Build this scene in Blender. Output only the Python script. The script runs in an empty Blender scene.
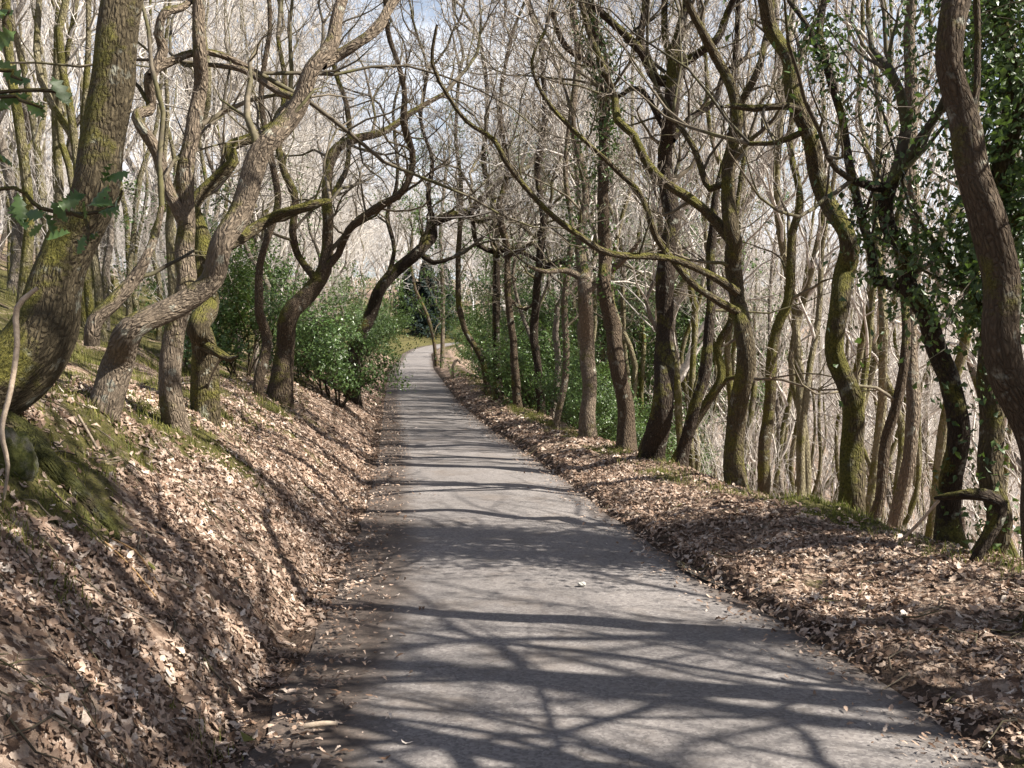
import bpy, math, random
import numpy as np
from mathutils import noise as mnoise

SC = bpy.context.scene
COL = SC.collection
R = math.radians
F = 995.0; CX = 512.0; CY = 384.0; HZ = 338.0; CAMZ = 1.6
PITCH = math.atan((CY - HZ) / F)

def at(px, py, d):
    """point of the place that is seen at this place of the photograph, d metres ahead"""
    a = (px - CX) / F; b = (CY - py) / F
    y = math.cos(PITCH) + b * math.sin(PITCH)
    z = -math.sin(PITCH) + b * math.cos(PITCH)
    s = d / y
    return (a * s, d, CAMZ + z * s)

def sm(a, b, x):
    t = min(1.0, max(0.0, (x - a) / (b - a)))
    return t * t * (3 - 2 * t)

# ------------------------------------------------------------------ terrain
_L = [(-40, -0.5), (0, -0.92), (3.7, -0.97), (6.1, -1.05), (9.8, -1.38), (14.2, -1.86), (25, -3.17), (44, -5.35), (60, -6.6), (68, -6.7), (74, -5.6), (79, -3.2), (86, 2), (95, 10), (120, 34), (160, 70), (260, 150)]
_R = [(-40, 2.3), (0, 1.95), (3.7, 1.80), (4.4, 1.71), (5.3, 1.53), (6.6, 1.24), (8.75, .88), (12.1, .42), (17.3, -.38), (25, -1.43), (44, -3.5), (60, -4.9), (68, -5.0), (74, -3.8), (79, -1.3), (86, 4), (95, 12), (120, 36), (160, 72), (260, 152)]
_Z = [(-40, 0), (0, 0), (20, 0), (26, .06), (46, .25), (60, .62), (70, 1.0), (80, 1.4), (100, 2.2), (140, 3.6), (260, 9)]
_B = [(-40, 1.4), (5.5, 1.35), (9, 1.15), (14, 1.0), (25, .85), (50, .7), (66, .32), (260, .3)]
_W = [(-40, 2.6), (4, 2.3), (6, 1.75), (9.6, 1.1), (13, .9), (23, .85), (38, 1.0), (60, .9), (260, .6)]
def ip(tab, y):
    return float(np.interp(y, [t[0] for t in tab], [t[1] for t in tab]))
_cache = {}
def rowdata(y):
    k = round(y, 3)
    r = _cache.get(k)
    if r is None:
        r = _cache[k] = (ip(_L, y), ip(_R, y), ip(_Z, y), ip(_B, y), ip(_W, y))
    return r

def h(x, y, fine=True):
    el, er, zr, B, W = rowdata(y)
    z = zr
    if x < el:
        u = el - x
        t = (u - .18) / 1.65
        if t > 0:
            tt = min(t, 1.0)
            z += B * tt * (1.3 - .3 * tt)
            ex = max(0.0, u - 1.83)
            z += .30 * (1 - .65 * sm(60, 72, y)) * (ex if ex < 40 else 40 + (ex - 40) * .25) * sm(0, 1.5, ex)
        if fine:
            k = sm(.1, .7, u)
            z += k * (.10 * mnoise.noise((x * 1.1, y * 1.1, 3.1)) + .05 * mnoise.noise((x * 3.3, y * 3.3, 1.7)) + .018 * mnoise.noise((x * 9, y * 9, .7)))
            z += sm(2, 8, u) * .5 * mnoise.noise((x * .22, y * .22, 9.1))
    elif x > er:
        v = x - er
        step = .07 + .05 * mnoise.noise((x * .7, y * 1.3, 5.0))
        z += max(0, step) * sm(.02, .14, v) + .10 * sm(.05, max(.3, W * .8), v)
        z += .11 * math.exp(-((x - 2.25) / .75) ** 2 - ((y - 7.7) / .65) ** 2)
        ex = max(0.0, v - W)
        if ex > 0:
            d = .72 * ex if ex < 14 else 10.1 + .12 * (ex - 14)
            if ex > 45:
                d = 10.1 + .12 * 31 - .33 * (min(ex, 120) - 45)
            z -= d * sm(0, .9, ex)
            z += sm(3, 10, ex) * .4 * mnoise.noise((x * .22, y * .22, 4.1))
        if fine:
            k = sm(.03, .25, v)
            z += k * (.05 * mnoise.noise((x * 1.7, y * 1.7, 3.1)) + .035 * mnoise.noise((x * 5, y * 5, 1.7)) + .015 * mnoise.noise((x * 11, y * 11, .7)))
    else:
        z -= .02
    return z

# ------------------------------------------------------------------ mesh helpers
def mesh(name, V, Q, mats, midx=None, smooth=True, attr=None, tris=None):
    me = bpy.data.meshes.new(name)
    V = np.asarray(V, np.float32); Q = np.asarray(Q, np.int32)
    n = len(V); me.vertices.add(n); me.vertices.foreach_set('co', V.ravel())
    k = Q.shape[1]
    loops = Q.ravel(); starts = np.arange(len(Q), dtype=np.int32) * k
    me.loops.add(len(loops)); me.loops.foreach_set('vertex_index', loops)
    me.polygons.add(len(Q)); me.polygons.foreach_set('loop_start', starts)
    if midx is not None:
        me.polygons.foreach_set('material_index', np.asarray(midx, np.int32))
    me.update(calc_edges=True)
    me.polygons.foreach_set('use_smooth', np.full(len(Q), smooth))
    for m in mats: me.materials.append(m)
    if attr:
        for an, av in attr.items():
            av = np.asarray(av, np.float32)
            if av.ndim == 2:
                a = me.attributes.new(an, 'FLOAT_VECTOR', 'POINT'); a.data.foreach_set('vector', av.ravel())
            else:
                a = me.attributes.new(an, 'FLOAT', 'POINT'); a.data.foreach_set('value', av)
    return me

def obj(name, me, parent=None, loc=None):
    o = bpy.data.objects.new(name, me); COL.objects.link(o)
    if parent is not None: o.parent = parent
    if loc is not None: o.location = loc
    return o

def tag(o, label=None, cat=None, group=None, kind=None):
    if label: o['label'] = label
    if cat: o['category'] = cat
    if group: o['group'] = group
    if kind: o['kind'] = kind
    return o

def thing(name, loc, label, cat, group=None):
    o = bpy.data.objects.new(name, None); COL.objects.link(o)
    o.location = loc; o.empty_display_size = .2
    return tag(o, label, cat, group)

class Acc:
    """collects quads"""
    def __init__(s): s.V = []; s.Q = []; s.n = 0; s.A = []
    def add(s, V, Q, A=None):
        s.V.append(V); s.Q.append(Q + s.n); s.n += len(V)
        s.A.append(A if A is not None else np.zeros((len(V), 3), np.float32))
    def mesh(s, name, mats, origin=(0, 0, 0), attr=True):
        V = np.concatenate(s.V) - np.asarray(origin); Q = np.concatenate(s.Q)
        return mesh(name, V, Q, mats, attr={'bark': np.concatenate(s.A)} if attr else None)

def tubes(acc, branches, sides):
    """branches: list of (pts list, radii list); thin tapered tubes, batched"""
    by = {}
    for p, r in branches: by.setdefault(len(p), []).append((p, r))
    ang = np.arange(sides) * 2 * math.pi / sides
    for n, L in by.items():
        P = np.array([b[0] for b in L], np.float64); Rr = np.array([b[1] for b in L])
        m = len(L)
        T = np.gradient(P, axis=1)
        T /= np.linalg.norm(T, axis=2, keepdims=True) + 1e-9
        md = np.abs(P[:, -1] - P[:, 0])
        ref = np.zeros((m, 1, 3)); ref[np.arange(m), 0, md.argmin(1)] = 1
        U = np.cross(T, np.broadcast_to(ref, T.shape)); U /= np.linalg.norm(U, axis=2, keepdims=True) + 1e-9
        W = np.cross(T, U)
        V = P[:, :, None, :] + Rr[:, :, None, None] * (np.cos(ang)[None, None, :, None] * U[:, :, None, :] + np.sin(ang)[None, None, :, None] * W[:, :, None, :])
        ii, jj, kk = np.meshgrid(np.arange(m), np.arange(n - 1), np.arange(sides), indexing='ij')
        k2 = (kk + 1) % sides
        base = ii * n * sides
        Q = np.stack([base + jj * sides + kk, base + jj * sides + k2, base + (jj + 1) * sides + k2, base + (jj + 1) * sides + kk], -1).reshape(-1, 4)
        acc.add(V.reshape(-1, 3), Q, (V * np.array([1, 1, .25])).reshape(-1, 3))

def catmull(P, Rr, step):
    P = np.asarray(P, float); Rr = np.asarray(Rr, float)
    out = []; ro = []
    n = len(P)
    for i in range(n - 1):
        p0 = P[max(i - 1, 0)]; p1 = P[i]; p2 = P[i + 1]; p3 = P[min(i + 2, n - 1)]
        L = np.linalg.norm(p2 - p1); k = max(1, int(round(L / step)))
        for j in range(k):
            t = j / k
            out.append(.5 * ((2 * p1) + (p2 - p0) * t + (2 * p0 - 5 * p1 + 4 * p2 - p3) * t * t + (3 * p1 - p0 - 3 * p2 + p3) * t ** 3))
            ro.append(Rr[i] * (1 - t) + Rr[i + 1] * t)
    out.append(P[-1]); ro.append(Rr[-1])
    return np.array(out), np.array(ro)

def trunk_tube(acc, P, Rr, sides, step, seed, flare=0.0, rough=.10):
    P, Rr = catmull(P, Rr, step)
    n = len(P)
    S0 = np.concatenate([[0], np.cumsum(np.linalg.norm(np.diff(P, axis=0), axis=1))])
    if Rr.max() > .012:
        for i in range(1, n):
            kk = .24 * Rr[i] * min(1, S0[i] / .5)
            fq = min(2.4, .16 / max(.03, Rr[i]))
            P[i] += kk * np.array([mnoise.noise((S0[i] * fq, seed * 1.7, 0)), mnoise.noise((S0[i] * fq, seed * 1.7, 5)), .5 * mnoise.noise((S0[i] * fq, seed * 1.7, 9))]) * 1.6
    T = np.gradient(P, axis=0); T /= np.linalg.norm(T, axis=1, keepdims=True) + 1e-9
    U = np.zeros_like(P); W = np.zeros_like(P)
    u = np.cross(T[0], (0.3, 1, 0.1)); u /= np.linalg.norm(u)
    for i in range(n):
        u = u - T[i] * np.dot(u, T[i]); u /= np.linalg.norm(u) + 1e-9
        U[i] = u; W[i] = np.cross(T[i], u)
    S = np.concatenate([[0], np.cumsum(np.linalg.norm(np.diff(P, axis=0), axis=1))])
    V = np.zeros((n, sides, 3)); A = np.zeros((n, sides, 3))
    for i in range(n):
        r = Rr[i]
        for k in range(sides):
            a = 2 * math.pi * k / sides
            c, s = math.cos(a), math.sin(a)
            f = 1 + rough * mnoise.noise((c * 1.3 + seed * 3.7, s * 1.3, S[i] * 1.6 / max(.06, r) * .12)) * 1.6
            f += rough * .6 * mnoise.noise((c * 3 + seed, s * 3, S[i] * 5))
            kn = mnoise.noise((c * 1.1 + seed * 2.3, s * 1.1, S[i] * 1.9 + 7))
            f += 8 * rough * max(0, kn - .36)
            if flare:
                e = math.exp(-S[i] / (r * 1.8 + .05))
                f += flare * e * (.6 + .5 * math.cos(4 * a + seed) + .3 * math.cos(3 * a + 2 * seed))
            V[i, k] = P[i] + r * f * (c * U[i] + s * W[i])
            A[i, k] = (c * r + seed, s * r, S[i] * .36)
    V = V.reshape(-1, 3); A = A.reshape(-1, 3)
    jj, kk = np.meshgrid(np.arange(n - 1), np.arange(sides), indexing='ij'); k2 = (kk + 1) % sides
    Q = np.stack([jj * sides + kk, jj * sides + k2, (jj + 1) * sides + k2, (jj + 1) * sides + kk], -1).reshape(-1, 4)
    acc.add(V, Q, A)
    return P, Rr

# ------------------------------------------------------------------ branch growth
def grow(out, p, d, L, r, lvl, maxl, rng, wig=.28, trop=.06, kids=(7, 6, 5, 4), thin=1.0):
    n = (10, 8, 6, 5, 4)[min(lvl, 4)]
    step = L / (n - 1)
    px, py, pz = p; dx, dy, dz = d
    pts = [p]; rad = [r]; dirs = [d]
    g = rng.gauss
    for i in range(1, n):
        dx += g(0, wig); dy += g(0, wig); dz += g(0, wig) + trop
        q = 1 / math.sqrt(dx * dx + dy * dy + dz * dz + 1e-9); dx *= q; dy *= q; dz *= q
        px += dx * step; py += dy * step; pz += dz * step
        pts.append((px, py, pz)); dirs.append((dx, dy, dz))
        rad.append(max(.0022, r * (1 - .82 * i / (n - 1))))
    out.append((pts, rad, lvl))
    if lvl >= maxl: return
    k = kids[min(lvl, len(kids) - 1)]
    k = int(k * rng.uniform(.75, 1.25) * thin + .5)
    for c in range(k):
        t = rng.uniform(.22, 1.0)
        i = min(n - 1, int(t * (n - 1) + .5))
        if i == 0: i = 1
        side_branch(out, pts[i], dirs[i], L * rng.uniform(.34, .62) * (1.15 - .45 * t), max(.0028, rad[i] * rng.uniform(.45, .75)), lvl + 1, maxl, rng, wig, trop, kids, thin)

def side_branch(out, p, d, L, r, lvl, maxl, rng, wig, trop, kids, thin=1.0, spread=(.5, 1.15)):
    while True:
        a = (rng.gauss(0, 1), rng.gauss(0, 1), rng.gauss(0, 1))
        dt = a[0] * d[0] + a[1] * d[1] + a[2] * d[2]
        a = (a[0] - dt * d[0], a[1] - dt * d[1], a[2] - dt * d[2] + .25)
        q = math.sqrt(a[0] ** 2 + a[1] ** 2 + a[2] ** 2)
        if q > .2: break
    th = rng.uniform(*spread)
    c, s = math.cos(th), math.sin(th) / q
    nd = (d[0] * c + a[0] * s, d[1] * c + a[1] * s, d[2] * c + a[2] * s)
    q = 1 / math.sqrt(nd[0] ** 2 + nd[1] ** 2 + nd[2] ** 2)
    grow(out, p, (nd[0] * q, nd[1] * q, nd[2] * q), L, r, lvl, maxl, rng, wig, trop, kids, thin)

def crown_mesh(name, out, mats, origin):
    acc = Acc()
    tubes(acc, [(p, r) for p, r, l in out if l <= 1], 6)
    tubes(acc, [(p, r) for p, r, l in out if l == 2] or [], 4)
    nf = sum(len(q) for q in acc.Q)
    tubes(acc, [(p, r) for p, r, l in out if l >= 3] or [], 3)
    me = acc.mesh(name, mats, origin)
    if len(mats) > 1:
        ix = np.zeros(len(me.polygons), np.int32); ix[nf:] = 1
        me.polygons.foreach_set('material_index', ix)
    return me

# ------------------------------------------------------------------ leaves
def leaf_template(st):
    """st: list of (t, halfwidth, z); returns verts & quads"""
    V = []; Q = []
    for t, w, z in st:
        V += [(t - .5, -w, z + abs(w) * .35), (t - .5, 0, z), (t - .5, w, z + abs(w) * .35)]
    for i in range(len(st) - 1):
        a = i * 3
        Q += [(a, a + 3, a + 4, a + 1), (a + 1, a + 4, a + 5, a + 2)]
    return np.array(V, float), np.array(Q, np.int32)
OAK = [leaf_template([(0, .012, 0), (.14, .05, .02), (.26, .17, .05), (.36, .11, .04), (.5, .25, .03), (.6, .15, .0), (.74, .24, -.03), (.86, .12, -.08), (1, .02, -.15)]),
       leaf_template([(0, .012, .1), (.2, .08, .02), (.3, .2, -.02), (.42, .12, -.05), (.58, .28, -.05), (.7, .16, -.02), (.84, .2, .06), (1, .03, .2)]),
       leaf_template([(0, .012, -.1), (.25, .14, .0), (.4, .1, .08), (.6, .24, .12), (.72, .13, .1), (.88, .17, .02), (1, .03, -.1)])]
SIMPLE = [leaf_template([(0, .03, 0), (.5, .27, .08), (1, .03, -.05)])]
FLAT = [leaf_template([(0, .04, 0), (.35, .3, .04), (1, .02, -.05)])]
HOLLY = [leaf_template([(0, .02, 0), (.1, .05, .0), (.2, .24, .09), (.29, .13, -.03), (.42, .29, .1), (.52, .15, -.04), (.66, .27, .09), (.76, .12, -.02), (.86, .17, .05), (.92, .05, 0), (1, .004, -.06)])]

def leaves(pos, nrm, size, tmpl, rs, jit=.5):
    pos = np.asarray(pos, float); N = len(pos)
    nrm = np.asarray(nrm, float) + rs.normal(0, jit, (N, 3)); nrm /= np.linalg.norm(nrm, axis=1, keepdims=True) + 1e-9
    t = rs.normal(0, 1, (N, 3)); t -= nrm * (t * nrm).sum(1, keepdims=True); t /= np.linalg.norm(t, axis=1, keepdims=True) + 1e-9
    b = np.cross(nrm, t)
    which = rs.integers(0, len(tmpl), N)
    Vs = []; Qs = []; off = 0
    for w, (TV, TQ) in enumerate(tmpl):
        I = np.where(which == w)[0]
        if not len(I): continue
        s = np.asarray(size)[I][:, None, None] if np.ndim(size) else size
        asp = rs.uniform(.75, 1.2, (len(I), 1, 1)); cu = rs.uniform(-1.2, 1.8, (len(I), 1, 1))
        V = pos[I][:, None, :] + s * (TV[None, :, 0:1] * t[I][:, None, :] + asp * TV[None, :, 1:2] * b[I][:, None, :] + cu * TV[None, :, 2:3] * nrm[I][:, None, :])
        Q = TQ[None] + (np.arange(len(I)) * len(TV))[:, None, None] + off
        Vs.append(V.reshape(-1, 3)); Qs.append(Q.reshape(-1, 4)); off += len(I) * len(TV)
    return np.concatenate(Vs), np.concatenate(Qs)

# ------------------------------------------------------------------ materials
class NT:
    def __init__(s, name):
        s.m = bpy.data.materials.new(name); s.m.use_nodes = True
        s.t = s.m.node_tree; s.t.nodes.clear()
        s.out = s.t.nodes.new('ShaderNodeOutputMaterial')
    def n(s, ty, **kw):
        nd = s.t.nodes.new(ty)
        for k, v in kw.items():
            if k in nd.inputs: nd.inputs[k].default_value = v
            else: setattr(nd, k, v)
        return nd
    def l(s, a, b): s.t.links.new(a, b)
    def noise(s, vec, scale, detail=5, rough=.6):
        nd = s.n('ShaderNodeTexNoise'); nd.inputs['Scale'].default_value = scale; nd.inputs['Detail'].default_value = detail; nd.inputs['Roughness'].default_value = rough
        if vec is not None: s.l(vec, nd.inputs['Vector'])
        return nd.outputs['Fac']
    def ramp(s, fac, stops):
        nd = s.n('ShaderNodeValToRGB'); e = nd.color_ramp.elements
        while len(e) > 1: e.remove(e[-1])
        e[0].position = stops[0][0]; e[0].color = (*stops[0][1], 1) if len(stops[0][1]) == 3 else stops[0][1]
        for p, c in stops[1:]:
            x = e.new(p); x.color = (*c, 1)
        s.l(fac, nd.inputs['Fac']); return nd.outputs['Color']
    def g(s, v): return (v, v, v)
    def mix(s, fac, a, b, ty='MIX'):
        nd = s.n('ShaderNodeMix', data_type='RGBA', blend_type=ty)
        for i, v in ((0, fac), (6, a), (7, b)):
            if hasattr(v, 'node'): s.l(v, nd.inputs[i])
            else: nd.inputs[i].default_value = v if i == 0 else (*v, 1)
        return nd.outputs[2]
    def math(s, op, a, b=0, clamp=False):
        nd = s.n('ShaderNodeMath', operation=op, use_clamp=clamp)
        for i, v in ((0, a), (1, b)):
            if hasattr(v, 'node'): s.l(v, nd.inputs[i])
            else: nd.inputs[i].default_value = v
        return nd.outputs[0]
    def bsdf(s, col, rough=.85, bump=None, bstr=.5, bdist=.02, spec=.3):
        b = s.n('ShaderNodeBsdfPrincipled')
        if hasattr(col, 'node'): s.l(col, b.inputs['Base Color'])
        else: b.inputs['Base Color'].default_value = (*col, 1)
        if hasattr(rough, 'node'): s.l(rough, b.inputs['Roughness'])
        else: b.inputs['Roughness'].default_value = rough
        b.inputs['Specular IOR Level'].default_value = spec
        if bump is not None:
            bn = s.n('ShaderNodeBump'); bn.inputs['Strength'].default_value = bstr; bn.inputs['Distance'].default_value = bdist
            s.l(bump, bn.inputs['Height']); s.l(bn.outputs['Normal'], b.inputs['Normal'])
        s.b = b
        return b.outputs[0]
    def done(s, sh): s.l(sh, s.out.inputs['Surface']); return s.m

def bark_mat(name, dark, light, moss_amt, mossc=((.032, .035, .006), (.20, .18, .04)), lich=.15):
    k = NT(name)
    at_ = k.n('ShaderNodeAttribute', attribute_name='bark').outputs['Vector']
    pos = k.n('ShaderNodeNewGeometry').outputs['Position']
    nrm = k.t.nodes[-1]
    n1 = k.noise(at_, 40, 8, .7)
    dn = k.n('ShaderNodeTexNoise'); dn.inputs['Scale'].default_value = 26; dn.inputs['Detail'].default_value = 3; k.l(at_, dn.inputs['Vector'])
    dv = k.n('ShaderNodeVectorMath', operation='MULTIPLY_ADD'); k.l(dn.outputs['Color'], dv.inputs[0]); dv.inputs[1].default_value = (.03, .03, .04); k.l(at_, dv.inputs[2])
    v = k.n('ShaderNodeTexVoronoi', feature='DISTANCE_TO_EDGE'); v.inputs['Scale'].default_value = 46; k.l(dv.outputs[0], v.inputs['Vector'])
    ridge = k.math('MULTIPLY', v.outputs['Distance'], 2.2, True)
    hgt = k.math('ADD', k.math('MULTIPLY', ridge, .7), k.math('MULTIPLY', n1, .6))
    fac = k.math('MULTIPLY', hgt, .8, True)
    col = k.mix(fac, dark, light)
    big = k.noise(pos, 2.2, 4, .6)
    col = k.mix(k.ramp(big, [(.35, k.g(0)), (.7, k.g(.55))]), col, tuple(c * .55 for c in light))
    lc = k.ramp(k.noise(pos, 9, 4, .6), [(.60, k.g(0)), (.68, k.g(lich * 3))])
    col = k.mix(lc, col, (.36, .37, .31))
    rnd = k.n('ShaderNodeObjectInfo').outputs['Random']
    # moss: patches, more on the upper sides and on the shaded side of the stem
    nz = k.n('ShaderNodeSeparateXYZ'); k.l(nrm.outputs['Normal'], nz.inputs[0])
    side = k.math('ADD', k.math('MULTIPLY', nz.outputs[2], .16), k.math('MULTIPLY', nz.outputs[0], -.05))
    mo = k.math('ADD', k.noise(pos, 3.1, 6, .7), side)
    mo = k.math('ADD', mo, k.math('MULTIPLY', k.math('SUBTRACT', rnd, .5), .14))
    mf = k.ramp(mo, [(.62 - moss_amt, k.g(0)), (.74 - moss_amt, k.g(.92))])
    mcol = k.ramp(k.noise(pos, 60, 4, .7), [(.3, mossc[0]), (.7, mossc[1])])
    col = k.mix(mf, col, mcol)
    bmp = k.math('ADD', hgt, k.math('MULTIPLY', mf, k.noise(pos, 90, 3, .7)))
    return k.done(k.bsdf(col, .9, bmp, 1.0, .03, .2))

M = {}
M['bark'] = bark_mat('oak_bark', (.018, .012, .008), (.165, .122, .082), .07)
M['bark_dark'] = bark_mat('dark_bark', (.012, .008, .006), (.075, .055, .038), .06)
M['bark_moss'] = bark_mat('mossy_bark', (.017, .013, .007), (.15, .118, .07), .15)
M['bark_pale'] = bark_mat('pale_bark', (.045, .033, .024), (.31, .245, .18), .05, lich=.2)
M['bark_root'] = bark_mat('mossy_root_bark', (.03, .024, .015), (.12, .09, .06), .24, ((.016, .02, .004), (.085, .085, .018)))
M['bark_pole'] = bark_mat('mossy_pole_bark', (.065, .052, .03), (.36, .315, .20), .15)
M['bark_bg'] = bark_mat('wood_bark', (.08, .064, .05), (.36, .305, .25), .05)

def twig_mat(name, a, b, moss=.0):
    k = NT(name)
    pos = k.n('ShaderNodeNewGeometry').outputs['Position']
    rnd = k.n('ShaderNodeNewGeometry').outputs['Random Per Island']
    col = k.mix(rnd, a, b)
    mo = k.ramp(k.noise(pos, 2.6, 4, .6), [(.56 - moss, k.g(0)), (.68 - moss, k.g(.8))])
    col = k.mix(mo, col, (.09, .085, .028))
    col = k.mix(k.ramp(k.noise(pos, 18, 3, .6), [(.4, k.g(0)), (.6, k.g(.5))]), col, tuple(c * .5 for c in a))
    return k.done(k.bsdf(col, .8, spec=.25))
M['twig'] = twig_mat('twig_bark', (.05, .041, .028), (.20, .165, .12), .07)
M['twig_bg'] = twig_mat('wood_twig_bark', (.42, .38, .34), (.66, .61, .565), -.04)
M['twig_fine'] = twig_mat('fine_twig_bark', (.17, .14, .11), (.42, .36, .30), .02)
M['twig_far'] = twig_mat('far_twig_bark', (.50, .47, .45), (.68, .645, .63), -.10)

def leaf_mat(name, a, b, rough, trans, spec=.5):
    k = NT(name)
    rnd = k.n('ShaderNodeNewGeometry').outputs['Random Per Island']
    col = k.mix(rnd, a, b)
    sh = k.bsdf(col, rough, spec=spec)
    t = k.n('ShaderNodeBsdfTranslucent'); tc = k.mix(.5, col, (.16, .26, .03)); k.l(tc, t.inputs['Color'])
    mx = k.n('ShaderNodeMixShader'); mx.inputs[0].default_value = trans
    k.l(sh, mx.inputs[1]); k.l(t.outputs[0], mx.inputs[2])
    return k.done(mx.outputs[0])
M['holly'] = leaf_mat('holly_leaf', (.042, .085, .024), (.125, .195, .058), .38, .28)
M['ivy'] = leaf_mat('ivy_leaf', (.02, .045, .012), (.075, .125, .03), .42, .22)
M['conifer'] = leaf_mat('conifer_needles', (.012, .022, .022), (.03, .045, .04), .7, .1, .2)
M['grass'] = leaf_mat('grass_blade', (.07, .085, .018), (.22, .2, .06), .7, .25, .2)

def litter_leaf_mat():
    k = NT('dead_leaf')
    g = k.n('ShaderNodeNewGeometry')
    col = k.ramp(g.outputs['Random Per Island'], [(0, (.09, .05, .03)), (.18, (.19, .12, .08)), (.42, (.41, .29, .215)), (.72, (.56, .43, .34)), (.93, (.66, .55, .46)), (1, (.74, .66, .58))])
    col = k.mix(k.ramp(k.noise(g.outputs['Position'], 2.6, 5, .65), [(.38, k.g(.75)), (.56, k.g(0))]), col, (.15, .10, .072))
    col = k.mix(k.ramp(k.noise(g.outputs['Position'], 70, 3), [(.35, k.g(.35)), (.6, k.g(0))]), col, (.12, .07, .045))
    sh = k.bsdf(col, .7, spec=.3)
    t = k.n('ShaderNodeBsdfTranslucent'); k.l(col, t.inputs['Color'])
    mx = k.n('ShaderNodeMixShader'); mx.inputs[0].default_value = .15
    k.l(sh, mx.inputs[1]); k.l(t.outputs[0], mx.inputs[2])
    return k.done(mx.outputs[0])
M['litter'] = litter_leaf_mat()

def ground_mat():
    k = NT('leaf_littered_soil')
    pos = k.n('ShaderNodeNewGeometry').outputs['Position']
    v = k.n('ShaderNodeTexVoronoi'); v.inputs['Scale'].default_value = 27; v.inputs['Randomness'].default_value = 1
    d = k.n('ShaderNodeTexNoise'); d.inputs['Scale'].default_value = 30; k.l(pos, d.inputs['Vector'])
    dv = k.n('ShaderNodeVectorMath', operation='MULTIPLY_ADD'); k.l(d.outputs['Color'], dv.inputs[0]); dv.inputs[1].default_value = (.05, .05, .05); k.l(pos, dv.inputs[2])
    k.l(dv.outputs[0], v.inputs['Vector'])
    sx = k.n('ShaderNodeSeparateColor'); k.l(v.outputs['Color'], sx.inputs[0])
    leaf = k.ramp(sx.outputs[0], [(0, (.07, .043, .03)), (.3, (.16, .105, .075)), (.65, (.27, .195, .147)), (1, (.40, .315, .25))])
    soil = k.ramp(k.noise(pos, 25, 5), [(.3, (.03, .02, .014)), (.7, (.085, .056, .04))])
    dirt = k.n('ShaderNodeAttribute', attribute_name='dirt').outputs['Fac']
    df = k.math('ADD', dirt, k.math('MULTIPLY', k.math('SUBTRACT', k.noise(pos, 5, 5), .5), 1.6))
    col = k.mix(k.ramp(df, [(.35, k.g(0)), (.75, k.g(.9))]), leaf, soil)
    moss = k.n('ShaderNodeAttribute', attribute_name='moss').outputs['Fac']
    mf = k.math('ADD', moss, k.math('MULTIPLY', k.math('SUBTRACT', k.noise(pos, 9, 6, .65), .5), 1.0))
    mfac = k.ramp(mf, [(.28, k.g(0)), (.52, k.g(.92))])
    mcol = k.ramp(k.noise(pos, 45, 4, .7), [(.3, (.022, .026, .006)), (.7, (.125, .112, .03))])
    col = k.mix(mfac, col, mcol)
    b = k.math('ADD', k.math('MULTIPLY', v.outputs['Distance'], .5), k.noise(pos, 40, 5))
    return k.done(k.bsdf(col, .9, b, .9, .04, .2))
M['ground'] = ground_mat()

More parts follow.
